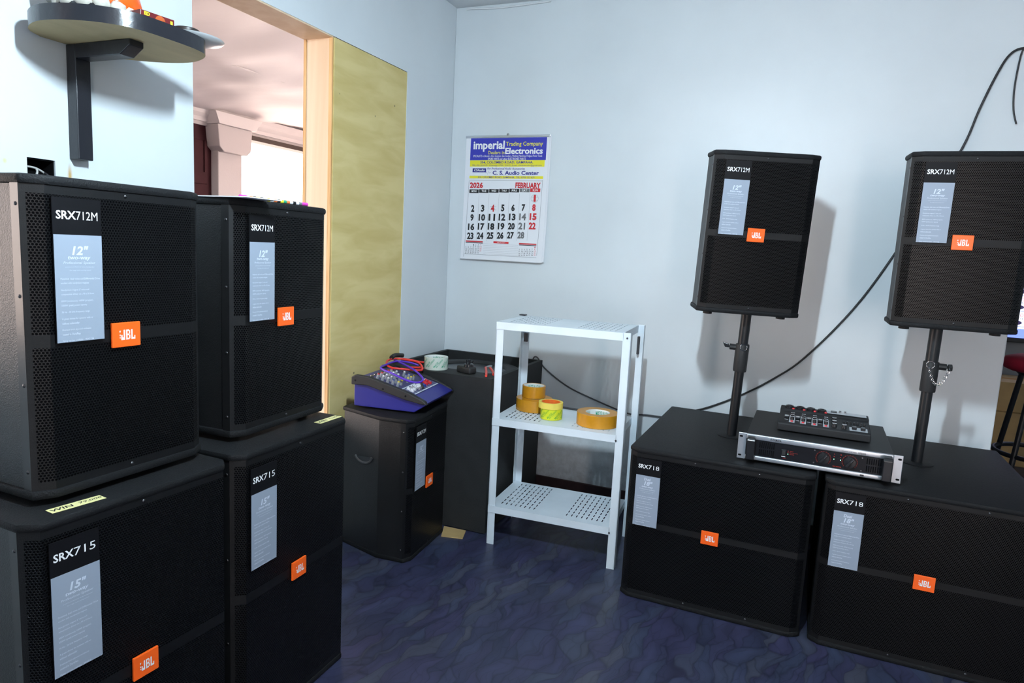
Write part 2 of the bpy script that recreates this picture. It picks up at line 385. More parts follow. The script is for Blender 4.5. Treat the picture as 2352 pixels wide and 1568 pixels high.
# ------------------------------------------------------------------ the room
H = 2.377; T = .135; OP0, OP1, OPZ = -1.6085, -.432, 1.9655; DR0, DR1 = -3.55, -2.5
RWX = 2.4565; jy_ = -.965
struct(MB().box(-3.3, 4.7, -4.6, 3.3, -.06, 0).build('floor', 'floor'), 'navy blue vinyl floor with a leaf pattern')
struct(MB().box(-T, 4.7, -4.6, 2.6, H, H + .1).build('ceiling', 'ceil'), 'white ceiling')
hy0, hy1, hz0, hz1 = -2.088, -2.022, 1.29, 1.367
wl = MB()
wl.box(-T, 0, hy1, OP0, 0, H).box(-T, 0, DR1, hy0, 0, H).box(-T, 0, hy0, hy1, 0, hz0).box(-T, 0, hy0, hy1, hz1, H).box(-T, -.055, hy0, hy1, hz0, hz1)
wl.box(-T, 0, OP0, OP1, OPZ, H).box(-T, 0, OP1, .12, 0, H).box(-T, 0, DR0, DR1, 2.1, H).box(-T, 0, DR0, DR1, 0, .95).box(-T, 0, OP0, jy_, 0, .5).box(-T, 0, -4.6, DR0, 0, H)
wall_left = struct(wl.build('wall_left', 'wall'), 'white painted wall with the opening')
struct(MB().box(0, RWX, 0, .12, 0, H).build('wall_back', 'wall', bevel=.004), 'white painted wall behind the calendar')
struct(MB().box(-3.3, 2.6, -4.7, -4.6, -.06, H + .1).box(2.95, 4.7, -4.7, -4.6, -.06, H + .1).box(2.6, 2.95, -4.7, -4.6, 2.1, H + .1).build('wall_front', 'wall'), 'white wall at the shop front')  # narrow unseen opening added to let soft sky fill reach the back wall
struct(MB().box(4.6, 4.7, -4.6, 2.6, 0, H).build('wall_right', 'wall'), 'white wall on the right')
struct(MB().box(2.0, 4.7, 2.5, 2.6, 0, H).build('wall_annex', 'grey_wall'), 'grey wall of the back area')
struct(MB().box(2.0, 2.1, .12, 2.5, 0, H).build('wall_passage', 'grey_wall'), 'unseen grey side wall added to close the back area against sky light')  # added out of view to stop sky light leaking in
struct(MB().box(0, RWX, -.012, -.0005, 0, .082).build('baseboard_back', 'skirting', bevel=.003), 'dark maroon skirting strip')
struct(MB().box(.0005, .012, OP1, -.013, 0, .082).build('baseboard_left', 'skirting', bevel=.003), 'dark maroon skirting strip')
struct(MB().tube([(.06, -.006, H - .012), (.25, -.005, H - .02), (.5, -.006, H - .012)], .004, 6).build('trim_1', 'ceil'), 'thin conduit along the ceiling edge')

# opening: timber lining, plywood board
lin = empty('door_lining', (-T / 2, -.957, 0)); lin['kind'] = 'structure'; lin['label'] = 'pale timber lining of the wall opening'
jy = -.957
def lp(mb, name, m, **k):
    o = mb.build(name, m, lin, **k); o.matrix_parent_inverse = Matrix.Translation((T / 2, .957, 0)); return o
lp(MB().box(-T + .012, -.016, jy - .004, jy + .02, .501, OPZ - .001), 'jamb_board', 'jamb')
lp(MB().box(-T, -T + .012, jy - .007, jy + .03, .501, OPZ - .001), 'edge_strip', 'jamb_edge')
lp(MB().box(-.016, -.0015, jy - .007, jy - .0005, .501, OPZ - .001), 'edge_strip', 'jamb_edge')
lp(MB().box(-T + .001, -.001, OP0 + .001, jy - .001, OPZ - .006, OPZ - .0005), 'head_board', 'jamb')
tag(MB().box(-.030, .004, jy, OP1 - .012, 0, OPZ - .004).build('plywood_panel', 'ply', bevel=.0015), 'tall yellowish plywood panel closing part of the wall opening', 'panel')
struct(MB().box(-.03, .006, OP1 - .0115, OP1 - .0005, 0, OPZ - .002).build('trim_2', 'wall'), 'narrow white strip beside the plywood')

# veranda beyond the opening
VX, VZ = -3.0, 2.23
g = MB(); nx, ny = 44, 90
for i in range(nx + 1):
    for j in range(ny + 1):
        x = -3.3 + (3.3 - T) * i / nx; y = -4.6 + 7.9 * j / ny
        z = VZ + .014 * math.sin(2.1 * y + 5.5 * x) + .012 * math.sin(7.3 * y - 3.1 * x + 1) + .007 * math.sin(13 * x + 4 * y) + .006 * math.sin(19 * y + 6 * x) + .012
        g.v.append((x, y, z))
for i in range(nx):
    for j in range(ny):
        a = i * (ny + 1) + j; g.f.append((a, a + 1, a + ny + 2, a + ny + 1)); g.mi.append(0)
vc = g.build('ceiling', 'sheet', smooth=1.5); struct(vc, 'wavy pale sheet ceiling of the veranda')
sd = MB()
sd.tube([(-1.62, -.02, VZ + .006), (-1.60, .5, VZ + .004), (-1.57, .95, VZ + .0), (-1.60, 1.5, VZ + .004), (-1.61, 2.3, VZ)], .006, 6)
struct(sd.build('trim_3', 'cornice'), 'seam of the sheet ceiling')
struct(MB().box(-3.3, -T, 3.2, 3.3, 0, H + .1).build('wall_end', 'pink_plaster'), 'pinkish end wall of the veranda')
struct(MB().box(-3.3, -T, -4.6, 3.3, H, H + .1).build('ceiling_slab', 'ceil'), 'slab above the veranda')
wo = MB(); wo.box(VX - .2, VX, -1.9, .3, 0, H).box(VX - .2, VX, 1.34, 1.42, 0, H).box(VX - .2, VX, .3, 1.34, 2.10, H)
wo.box(VX - .2, VX, 1.42, 3.2, 2.10, H).box(VX - .2, VX, 1.42, 3.2, 0, .7).box(VX - .2, VX, -4.6, -1.9, 2.15, H)
struct(wo.build('wall_outer', 'pink_plaster'), 'pinkish plaster outer wall of the veranda')
dr = empty('door_1', (VX, .82, 0)); dr['kind'] = 'structure'; dr['label'] = 'maroon panelled door in the veranda'
def dp(mb, name, m, **k):
    o = mb.build(name, m, dr, **k); o.matrix_parent_inverse = Matrix.Translation((-VX, -.82, 0)); return o
dp(MB().box(VX - .06, VX - .02, .3, 1.34, 0, 2.10), 'leaf', 'maroon')
for (a, b, z0, z1) in ((.36, .78, 1.62, 1.98), (.86, 1.28, 1.62, 1.98), (.36, .78, .2, 1.5), (.86, 1.28, .2, 1.5)):
    dp(MB().box(VX - .02, VX - .008, a, b, z0, z1), 'panel', 'maroon', bevel=.006)
dp(MB().box(VX - .008, VX + .004, 1.24, 1.26, 1.72, 1.98), 'hinge', 'maroon')
co = MB()
prof = [(0, 2.13), (.02, 2.13), (.03, 2.16), (.06, 2.19), (.07, 2.215), (.09, 2.25), (0, 2.25)]
co.prism_ax([(VX + d, z) for d, z in prof], -1.9, 3.2, 'y')
struct(co.build('trim_4', 'cornice'), 'white moulded cornice of the veranda')
struct(MB().box(VX - .12, VX + .02, 1.45, 3.2, 2.065, 2.105).build('trim_5', 'beam'), 'dark brown beam over the bright opening')
pl = empty('pillar', (VX + .1, 1.5, 0)); pl['kind'] = 'structure'; pl['label'] = 'pinkish plaster pillar with a stepped capital beside the maroon door'
def pp(mb, name, m, **k):
    o = mb.build(name, m, pl, **k); o.matrix_parent_inverse = Matrix.Translation((-VX - .1, -1.5, 0)); return o
pp(MB().box(VX - .15, VX + .06, 1.33, 1.60, 0, 1.93), 'shaft', 'pink_plaster', bevel=.01)
pp(MB().prism_ax([(1.34, 1.90), (1.60, 1.90), (1.645, 1.94), (1.66, 2.12), (1.27, 2.12), (1.29, 1.94)], VX - .15, VX + .12, 'x'), 'capital', 'pink_plaster', bevel=.006)
pp(MB().prism_ax([(1.26, 2.12), (1.68, 2.12), (1.70, 2.16), (1.73, 2.18), (1.75, 2.215), (1.22, 2.215), (1.24, 2.17)], VX - .15, VX + .15, 'x'), 'capital_moulding', 'cornice')
struct(MB().box(-60, -3.3, -60, 60, -.2, -.1).build('floor_outside', 'ground'), 'concrete ground outside')

# lamp fixture (above the frame)
lf = empty('ceiling_lamp', (LAMP[0], LAMP[1], LAMP[2] + .012)); tag(lf, 'lamp hanging on a cord from the ceiling, with an added shade dimming the upper wall', 'lamp')
MB().lathe([(0, -.10), (.010, -.098), (.018, -.088), (.018, .09), (0, .09)], n=20).build('tube', 'tube', lf, smooth=.8)
MB().lathe([(0, .0905), (.022, .0905), (.022, .13), (.014, .15), (.003, .152), (.003, H - LAMP[2] - .030), (.04, H - LAMP[2] - .022), (.04, H - LAMP[2] - .0125), (0, H - LAMP[2] - .0125)], n=24).build('holder', 'lamp_case', lf, smooth=.6)

MB().lathe([(.024, .128), (.05, .10), (.12, .012), (.122, .012), (.052, .104), (.024, .132)], n=36, closed=True).build('shade', 'shade', lf, smooth=.8)  # shade added to cut the lamp light going up the wall

# ------------------------------------------------------------------ loudspeaker cabinets
def badge(parent, x, z, w, h, y=0.):
    b = MB().box(x - w / 2, x + w / 2, y - .0032, y + .002, z - h / 2, z + h / 2).build('badge', 'badge', parent, bevel=.0012)
    b['label'] = 'orange badge with white letters'
    O, U, V = (x - w / 2, y - .0032, z - h / 2), (w, 0, 0), (0, 0, h); L = .0004; sv = lambda q: .5 + (q - .5) * 1.28
    t = MB(); U, V = Vector(U), Vector(V); O = Vector(O)
    def R(x0, x1, y0, y1): t.rect(x0, x1, sv(y0), sv(y1), O, U, V, 0.)
    N = Vector((0, -L, 0)); O = O + N
    # exclamation mark, then J B L
    def poly(ps): t.add([O + U * a + V * sv(c) for a, c in ps], [tuple(range(len(ps)))])
    poly([(.232, .64), (.262, .56), (.292, .64)]); R(.245, .28, .47, .52); R(.245, .28, .40, .43)
    R(.385, .435, .42, .66); R(.30, .435, .34, .42); R(.30, .345, .42, .50)
    # B from bars
    R(.47, .52, .34, .66); R(.52, .585, .61, .66); R(.52, .585, .475, .525); R(.52, .585, .34, .39); R(.575, .615, .52, .63); R(.575, .62, .37, .49)
    R(.655, .705, .34, .66); R(.705, .80, .34, .40); R(.765, .80, .40, .46)
    t.build('lettering', 'white_ink', b)
    return b
BODY = ['Patented, dual voice coil Differential Drive', 'woofers with neodymium magnets', None, 'Neodymium magnet 2" voice coil', 'compression driver on a 90 x 50 horn', None,
        '800W (continuous), 1600W (program),', '3200W (peak) power capacity', None, '70 Hz - 20 kHz frequency range', None, 'A great choice for systems with or', 'without subwoofer', None,
        'Premium birch plywood enclosure', 'coated in DuraFlex', None, 'Flying version available - %s']
def label_card(parent, lx, lw, lt, lb, lg, model, size, dual):
    x0 = lx - lw / 2
    root = MB().box(x0, x0 + lw, -.0016, .001, lb, lt).build('label_card', 'label_black', parent); root['label'] = 'spec card with black head and silver grey body'
    gp = MB().box(x0 + .0006, x0 + lw - .0006, -.0022, -.0012, lb + .0006, lg).build('grey_panel', 'label_grey', root)
    O, U, V = Vector((x0, -.0016, lb)), Vector((lw, 0, 0)), Vector((0, 0, 1))
    t = MB(); zc = (lg + lt) / 2 - lb + .002; hh = lw * .085
    t.text('SRX', .07, .47, zc - hh, zc + hh, O, U, V, .0004, .022); t.text(model, .475, .92, zc - hh, zc + hh, O, U, V, .0004)
    t.build('model_lettering', 'white_ink', root)
    O = Vector((x0, -.0022, lb)); G = lg - lb; t = MB()
    y = G * (.96 if dual else .90)
    def line(s, a, b, h, dy, **k):
        nonlocal y
        t.text(s, a, b, y - h * G, y, O, U, V, .0004, **k); y -= dy * G
    if dual: line('Dual', .34, .62, .055, .065, bold=.02, shear=.2)
    line(size + '"', .36, .70, .085, .095, bold=.03, shear=.2)
    line('two-way', .27, .74, .042, .05, bold=.02, shear=.2)
    line('Professional Speaker', .18, .84, .03, .046, shear=.2)
    line('premium professional series loudspeaker', .22, .82, .013, .03); line('for stage and touring sound', .30, .74, .013, .075)
    for s in BODY:
        if s is None: y -= .023 * G; continue
        s = s % ('SRX' + model) if '%s' in s else s
        line(s, .11, .11 + .0172 * len(s) + .06, .022, .040, bold=.012)
    t.build('spec_lettering', 'label_ink', root)
    return root
def cabinet(kind, w, h, d, cx, cy, bad, lab, model, size, dual=False, s=None, wb=None, cap_t=.017, side_strip=True, feet=.012, handle=False):
    root = empty('loudspeaker')
    def plan(i, j=0.):
        hw = w / 2 - i
        back = [(hw, d - i), (-hw, d - i)] if s is None else [(hw, s), (wb / 2 - i, d - i), (-(wb / 2 - i), d - i), (-hw, s)]
        return [(-(w / 2 - cx), i + j), (w / 2 - cx, i + j), (hw, cy + i)] + back + [(-hw, cy + i)]
    MB().prism(plan(.006, .006), cap_t * .6, h - cap_t * .6).build('body', 'cab', root)
    MB().prism(plan(0), h - cap_t, h).build('top_cap', 'cap', root, bevel=.006, seg=2, smooth=.6)
    MB().prism(plan(0), 0, cap_t).build('bottom_cap', 'cap', root, bevel=.005, seg=2, smooth=.6)
    # wrapped perforated grille: chamfer, front, chamfer
    z0, z1 = cap_t - .002, h - cap_t + .002; zb = bad[1]; mg = .016
    hw = w / 2 - .003
    ch = math.hypot(hw - (w / 2 - cx), cy); mm = min(.010, ch * .35)
    k = mm / ch
    pa = (-hw, cy + .004); pb = (-(w / 2 - cx), .004)
    pm = (pa[0] + (pb[0] - pa[0]) * k, pa[1] + (pb[1] - pa[1]) * k)
    pts = [pa, pm, pb, (-pb[0], pb[1]), (-pm[0], pm[1]), (-pa[0], pa[1])]
    us = [0.]
    for a, b in zip(pts, pts[1:]): us.append(us[-1] + math.hypot(b[0] - a[0], b[1] - a[1]))
    zs = [z0, z0 + mg, zb - .011, zb + .011, z1 - mg, z1]
    me = bpy.data.meshes.new('grille'); vs = [(p[0], p[1], z) for z in zs for p in pts]; fs = []; mi = []; uvs = []
    n = len(pts)
    for r in range(5):
        for c in range(n - 1):
            a = r * n + c; fs.append((a, a + 1, a + n + 1, a + n)); mi.append(1 if (r in (1, 3) and c in (1, 2, 3)) else 0)
            uvs += [us[c], zs[r], us[c + 1], zs[r], us[c + 1], zs[r + 1], us[c], zs[r + 1]]
    me.from_pydata(vs, [], fs); me.materials.append(M['frame']); me.materials.append(M['perf']); me.polygons.foreach_set('material_index', mi)
    ul = me.uv_layers.new(name='UVMap'); ul.data.foreach_set('uv', uvs)
    gr = inst(me, 'grille', root); gr['label'] = 'perforated black steel grille'
    sm = MB().lathe([(0, .0018), (.0028, .0012), (.0036, 0)], n=10).mesh('screw', 'dark_steel', smooth=.8)
    for x in ([0.] if w < .55 else [-w * .12, w * .22]):
        for z in (z0 + .008, z1 - .008): inst(sm, 'screw', root, (x, .0035, z), (PI / 2, 0, 0))
    if side_strip:
        for sg in (-1, 1):
            x = sg * (w / 2 - .006)
            fl = MB().box(min(x, x + sg * .0025), max(x, x + sg * .0025), cy + .004, cy + .026, z0, z1).build('grille_flange', 'flange', root)
            for q in range(4): inst(sm, 'screw', root, (x + sg * .0025, cy + .013, z0 + .035 + (z1 - z0 - .07) * q / 3), (0, sg * PI / 2, 0))
    for sx in (-1, 1):
        for yy in (.06, d - .07):
            MB().cyl((sx * (w * .36 if yy < .1 else (wb or w) * .3), yy, -feet), (sx * (w * .36 if yy < .1 else (wb or w) * .3), yy, .003), .016, 14).build('foot', 'rubber', root)
    if handle:
        for sg in (-1, 1):
            # recessed pocket handle on the tapering flank
            p1 = Vector((sg * (w / 2 - .006), s, 0)); p2 = Vector((sg * (wb / 2 - .006), d - .006, 0)); u = (p2 - p1); L = u.length; u.normalize(); nrm = Vector((-u.y, u.x, 0)) * (-sg)
            if nrm.x * sg < 0: nrm = -nrm
            c0 = p1 + u * L * .42 + Vector((0, 0, h * .70))
            hp = MB(); arc = []
            for i in range(9):
                a = PI * (1.02 + i * .105); arc.append(c0 + u * (-.052 * math.cos(a) * -1) + Vector((0, 0, .034 * math.sin(a))) + nrm * .001)
            hp.tube(arc, .0055, 8, 2)
            ho = MB(); ho.add([q + nrm * .0008 for q in arc] , [tuple(range(len(arc)))])
            pk = ho.build('handle_pocket', 'gloss', root); hp.build('handle_rim', 'knob_grey_dark', pk, smooth=1.)
    label_card(root, *lab, model, size, dual); badge(root, bad[0], bad[1], bad[2], bad[3])
    return root
K12 = dict(w=.3621, h=.5626, d=.3407, cx=.0333, cy=.0195, s=.138, wb=.215)
c12 = cabinet('12', **K12, bad=(-.0097, .2809, .0585, .0468), lab=(-.0966, .087, .5281, .2769, .4649), model='712M', size='12', handle=True)
c15 = cabinet('15', .4271, .7203, .42, .0239, .0285, (-.0074, .3664, .0544, .0477), (-.1367, .0865, .680, .4331, .618), '715', '15', feet=.0)
c18 = cabinet('18', .6041, .5485, .7529, .031, .0226, (-.0039, .2783, .0567, .0463), (-.2264, .0852, .5155, .2731, .4554), '718', '18', dual=True, feet=.0, side_strip=False)
def put(o, loc, t, label, r=0., p=0.):
    o.location = loc
    o.rotation_mode = 'QUATERNION'
    o.rotation_quaternion = (Matrix.Rotation(t, 3, 'Z') @ Matrix.Rotation(r, 3, 'Y') @ Matrix.Rotation(p, 3, 'X')).to_quaternion()
    tag(o, label, 'loudspeaker', 'black loudspeaker cabinets'); return o
ZT = .7203 + .012
spk = [c12] + [copy_tree(c12) for _ in range(4)]
put(spk[0], (.5176, -2.2361, ZT), 1.554, 'loudspeaker nearest the camera, on top of the left stack under the wooden wall shelf')
put(spk[1], (.4976, -1.7733, ZT), 1.6078, 'loudspeaker on the second stack, with a white sheet and patterned pen on top')
put(spk[2], (.4102, -.8394, .0), 1.6446, 'loudspeaker standing on the floor under the blue mixer')
put(spk[3], (1.5372, -.5968, 1.0209), .3106, 'loudspeaker on a pole above the subwoofer beside the white shelf, nearer the calendar', .0204, .0517)
put(spk[4], (2.1653, -.5841, 1.0224), .0307, 'loudspeaker on the pole with the chrome chain, at the right edge of the photo', .0005, .0346)
for ch in list(spk[2].children):
    if ch.name.startswith('foot'): bpy.data.objects.remove(ch)
d15 = copy_tree(c15)
put(c15, (.5772, -2.2601, 0), 1.5304, 'large loudspeaker at the bottom left corner carrying the left stack')
put(d15, (.5708, -1.8051, 0), 1.5956, 'large loudspeaker at the bottom of the second stack beside the bare floor')
d18 = copy_tree(c18)
put(c18, (1.5037, -.8593, 0), -.0254, 'subwoofer cabinet on the floor next to the white steel shelf')
put(d18, (2.1318, -.8711, 0), -.0175, 'subwoofer cabinet at the bottom right corner of the photo')
for o in (c18, d18): o['group'] = 'black subwoofer cabinets'

# carpeted cabinet lying on its back, baffle up
kb = empty('bass_cabinet', (.2987, -.3261, 0)); tag(kb, 'black carpeted bass cabinet lying on its back in the corner, woofer facing up', 'loudspeaker')
kw, kd, kh = .534, .6067, .6746; x0, x1, y0, y1 = -kw / 2, kw / 2, -kd / 2, kd / 2
sh_ = MB(); sh_.box(x0, x1, y0, y1, .004, kh - .05)
sh_.box(x0, x0 + .02, y0, y1, kh - .05, kh).box(x1 - .02, x1, y0, y1, kh - .05, kh).box(x0 + .02, x1 - .02, y1 - .02, y1, kh - .05, kh).box(x0 + .02, x1 - .02, y0, y0 + .115, kh - .05, kh)
sh_.build('shell', 'carpet', kb)
rg = MB(); rg.lathe([(.165, .0), (.232, .0), (.236, .012), (.228, .02), (.175, .022), (.165, .014)], (0, .05, kh - .05), 48, closed=True)
rg.build('woofer_frame', 'rubber', kb, smooth=.6)
MB().lathe([(0, -.012), (.05, -.010), (.06, -.004), (.165, .010)], (0, .05, kh - .048), 48).build('cone', 'gloss', kb, smooth=.8)
for sx in (-1, 1):
    for sy in (-1, 1): MB().box(sx * (kw / 2 - .02) - .012, sx * (kw / 2 - .02) + .012, sy * (kd / 2 - .02) - .012, sy * (kd / 2 - .02) + .012, 0, .02).build('corner_foot', 'rubber', kb, bevel=.003)
MB().prism([(.377, -.640), (.481, -.635), (.505, -.715), (.415, -.735)], .0005, .004).build('cardboard_piece', 'cardboard').location = (0, 0, 0)
cbp = bpy.data.objects['cardboard_piece']; tag(cbp, 'flat scrap of cardboard on the floor between the dark cabinets', 'cardboard')

# ------------------------------------------------------------------ poles
def pole(x, y, z0, ztop, lean, label, knob_side, chain):
    r = empty('speaker_pole', (x, y, z0)); r.rotation_euler = lean
    tag(r, label, 'pole', 'black speaker poles'); Lh = ztop - z0
    MB().cyl((0, 0, 0), (0, 0, Lh * .60), .0175, 20).build('lower_tube', 'pole', r, smooth=.6)
    MB().cyl((0, 0, Lh * .58), (0, 0, Lh), .0185 if not chain else .0195, 20).build('upper_tube', 'pole', r, smooth=.6)
    MB().lathe([(.0, Lh * .53), (.0235, Lh * .53), (.0245, Lh * .54), (.0245, Lh * .74), (.0235, Lh * .75), (0, Lh * .75)], n=20).build('collar', 'rubber', r, smooth=.6)
    zc = Lh * .72
    cl = MB().cyl((knob_side * .02, 0, zc), (knob_side * .045, 0, zc), .011, 10).build('clamp', 'rubber', r)
    if chain:
        MB().cyl((knob_side * .045, 0, zc), (knob_side * .05, 0, zc), .005, 8).cyl((knob_side * .05, 0, zc - .001), (knob_side * .062, 0, zc), .013, 6).build('knob', 'rubber', cl, bevel=.003)
    else:
        MB().prism_ax([(knob_side * .043, zc - .004), (knob_side * .062, zc - .004), (knob_side * .072, zc + .014), (knob_side * .05, zc + .010)], -.005, .005, 'y').build('wing_knob', 'gloss', cl, bevel=.002)
    rp = MB(); cpts = [(math.cos(a) * .012 - (.006 if chain else -.006), -.026, zc + .006 + math.sin(a) * .012) for a in [2 * PI * i / 10 for i in range(10)]]
    rp.tube(cpts, .0012, 6, 2, closed=True); ro = rp.build('pin_ring', 'chrome', r, smooth=1.)
    if chain:
        lk = MB().tube([(math.cos(a) * .0045, math.sin(a) * .003, 0) for a in [2 * PI * i / 8 for i in range(8)]], .0009, 5, 1, closed=True).mesh('link', 'chrome', smooth=1.)
        a, b = Vector((-.008, -.026, zc - .006)), Vector((.052, -.018, zc - .004))
        for i in range(23):
            t = i / 22; p = a.lerp(b, t) - Vector((0, 0, .055 * 4 * t * (1 - t)))
            inst(lk, 'chain_link', ro, p, (PI / 2 * (i % 2), -math.atan((1 - 2 * t) * 3), 0))
    return r
Z18 = .5485
pole(1.513, -.485, Z18 + .004, 1.021, (.03, .028, 0), 'black pole on the subwoofer next to the shelf, with a wing knob on its left', -1, False)
pole(2.130, -.487, Z18 + .004, 1.022, (.0, .012, 0), 'black pole at the right with a knob and a small chrome chain', 1, True)
for (x, y) in ((1.513, -.485), (2.130, -.487)):
    pc = MB().lathe([(0, 0), (.052, 0), (.052, .002), (.046, .0035), (0, .0035)], n=36).build('pole_socket', 'cap', smooth=.6)
    par = c18 if x < 1.8 else d18
    pc.parent = par; pc.matrix_parent_inverse = Matrix.Identity(4)
    mw = Matrix.Translation(par.location) @ par.rotation_quaternion.to_matrix().to_4x4()
    q = mw.inverted() @ Vector((x, y, Z18)); pc.location = q

# ------------------------------------------------------------------ white steel shelf
sr = empty('steel_shelf', (.6073, -.7018, 0), .0494); tag(sr, 'white slotted steel shelf rack with three tiers under the calendar', 'shelf')
SW, SD = .5354, .3322
def leg(x, y, sx, sy, top):
    b = MB(); t = .0025; wdt = .031
    b.box(min(x, x + sx * wdt), max(x, x + sx * wdt), min(y, y + sy * t), max(y, y + sy * t), 0, top)
    b.box(min(x, x + sx * t), max(x, x + sx * t), min(y, y + sy * wdt), max(y, y + sy * wdt), 0, top)
    return b.build('leg', 'white_metal', sr)
TOPZ = .9243
leg(0.0, .003, 1, 1, TOPZ - .001); leg(SW, 0.0, -1, 1, TOPZ + .001); leg(0, SD, 1, -1, TOPZ - .001); leg(SW, SD, -1, -1, TOPZ + .002)
def tier(z, small):
    """perforated plate with turned-down lips; slots are real openings"""
    xa, xb, ya, yb = .0005, SW - .028, .0, SD - .004
    root = MB(); lip = .030
    root.box(xa, xb, ya, ya + .0012, z - lip, z - .0005).box(xa, xb, yb - .0012, yb, z - lip, z - .0005)
    root.box(xa, xa + .0012, ya + .0012, yb - .0012, z - lip, z - .0005).box(xb - .0012, xb, ya + .0012, yb - .0012, z - lip, z - .0005)
    cols, rows = 8, 8; sw, sl = .0046, .0215
    def xs(a, b): return [a + (b - a) * i / (cols - 1) for i in range(cols)]
    slots = xs(.045, .185) + xs(xb - .185, xb - .04)
    gy = [ya + .040 + (yb - ya - .085) * i / (rows - 1) for i in range(rows)]
    X = sorted([xa, xb] + [q for s_ in slots for q in (s_ - sw / 2, s_ + sw / 2)]); Y = sorted([ya, yb] + [q for s_ in gy for q in (s_, s_ + sl)])
    vs = [(x, y, z) for y in Y for x in X]; fs = []
    for j in range(len(Y) - 1):
        for i in range(len(X) - 1):
            if i % 2 == 1 and j % 2 == 1: continue
            a = j * len(X) + i; fs.append((a, a + 1, a + len(X) + 1, a + len(X)))
    root.add(vs, fs)
    return root.build('shelf_tier', 'white_metal', sr)
for z in (TOPZ, .5336, .1665): tier(z, False)
for (x, y, w_, h_) in ((.51, SD - .03, .010, .075), (.015, SD - .03, .018, .036)):
    MB().box(x, x + w_, y - .002, y + .012, .805 if h_ > .05 else .812, .88 if h_ > .05 else .850).build('hook', 'scuff', sr, bevel=.002)
MB().box(-.012, .016, SD - .03, SD - .002, TOPZ + .001, TOPZ + .006).build('end_cap', 'scuff', sr, bevel=.002)
for (x, z) in ((SW - .014, .905), (SW - .029, .512), (SW - .029, .145)):
    MB().cyl((x, -.0022, z), (x, .001, z), .004, 8).build('bolt', 'steel', sr)

# ------------------------------------------------------------------ tape rolls
def tape(name, loc, r, ri, h, m_out, m_side, m_core, label, words=None, ink='green_ink', wrap=None, rz=0.):
    o = empty(name, loc, rz); tag(o, label, 'tape', 'rolls of tape')
    rc = ri + .0025
    MB().lathe([(rc, 0), (r - .0008, 0), (r, .0008), (r, h - .0008), (r - .0008, h), (rc, h)], n=48, closed=True).build('winding', m_out, o, smooth=.6)
    cr = MB().lathe([(ri, .0004), (rc, .0004), (rc, h - .0006), (ri, h - .0006)], n=48, closed=True).build('core', m_core, o, smooth=.6)
    if words:
        t = MB(); vs, fs, a, b, c, d = text2d(words, .01)
        for k in range(3):
            th0 = k * 2 * PI / 3
            for_pts = []
            for x, y in vs:
                th = th0 + (x - a) / (b - a) * 1.55; rr = ri - .0004
                for_pts.append((rr * math.cos(-th), rr * math.sin(-th), h * .42 + (y - c) / (d - c) * h * .45))
            t.add(for_pts, [tuple(reversed(f)) for f in fs])
        t.build('core_print', ink, cr)
    if wrap:
        t = MB()
        for k in range(9):
            for j, s in enumerate(('MADE', 'IN CHINA')):
                vs, fs, a, b, c, d = text2d(s, .015)
                L = .03 if j == 0 else .045; hh = .0075; th0 = k * 2 * PI / 9 + j * .30
                pts = []
                for x, y in vs:
                    u = (x - a) / (b - a) * L - L / 2; v = (y - c) / (d - c) * hh - hh / 2
                    uu = u * .62 - v * .78; vv = u * .78 + v * .62
                    zz = h * .5 + vv + (.004 if j else -.002)
                    zz = min(max(zz, .001), h - .001); th = th0 + uu / r
                    pts.append(((r + .0004) * math.cos(th), (r + .0004) * math.sin(th), zz))
                t.add(pts, fs)
        t.build('wrap_print', wrap, o)
    return o
ZS = .5336 + .001
tape('packing_tape_roll', (.698, -.466, ZS), .078, .034, .050, 'brown_tape', 'tape_side', 'tape_core', 'wide brown packing tape roll under the smaller brown roll', None)
tape('packing_tape_roll', (.688, -.452, ZS + .051), .050, .041, .050, 'brown_tape', 'tape_side', 'tape_core', 'small brown packing tape roll with white core, topmost on the wide brown roll', 'MADE IN CHINA', rz=.5)
tape('clear_tape_roll', (.814, -.572, ZS), .045, .036, .043, 'yg_tape', 'yg_tape', 'tape_core', 'lime yellow tape roll with green print under the yellow masking tape', None, wrap='lime_ink')
tape('masking_tape_roll', (.809, -.570, ZS + .044), .050, .037, .024, 'y_tape', 'y_tape', 'orange_core', 'yellow masking tape roll with orange core on the lime roll', None)
tape('packing_tape_roll', (1.005, -.560, ZS), .083, .046, .050, 'brown_tape', 'tape_side', 'tape_core', 'wide brown packing tape roll alone at the right of the middle tier', 'MADE IN CHINA', rz=2.)
tape('clear_tape_roll', (.266, -.562, .6756), .052, .042, .054, 'clear_tape', 'clear_tape', 'tape_core', 'clear tape roll with green print on the bass cabinet', 'MADE IN CHINA', wrap='green_ink', rz=2.4)
pn = empty('thin_tool', (.80, -.385, ZS + .005), -.02); tag(pn, 'thin dark tool lying behind the brown tape on the middle tier', 'tool')
MB().cyl((0, 0, 0), (.11, 0, 0), .0045, 10).build('shaft', 'scuff', pn, smooth=.8); MB().cyl((.11, 0, 0), (.19, 0, 0), .005, 10).build('grip', 'knob_red', pn, smooth=.8)
MB().cyl((-.012, 0, 0), (0, 0, 0), .0012, 8, .0045).build('tip', 'scuff', pn)

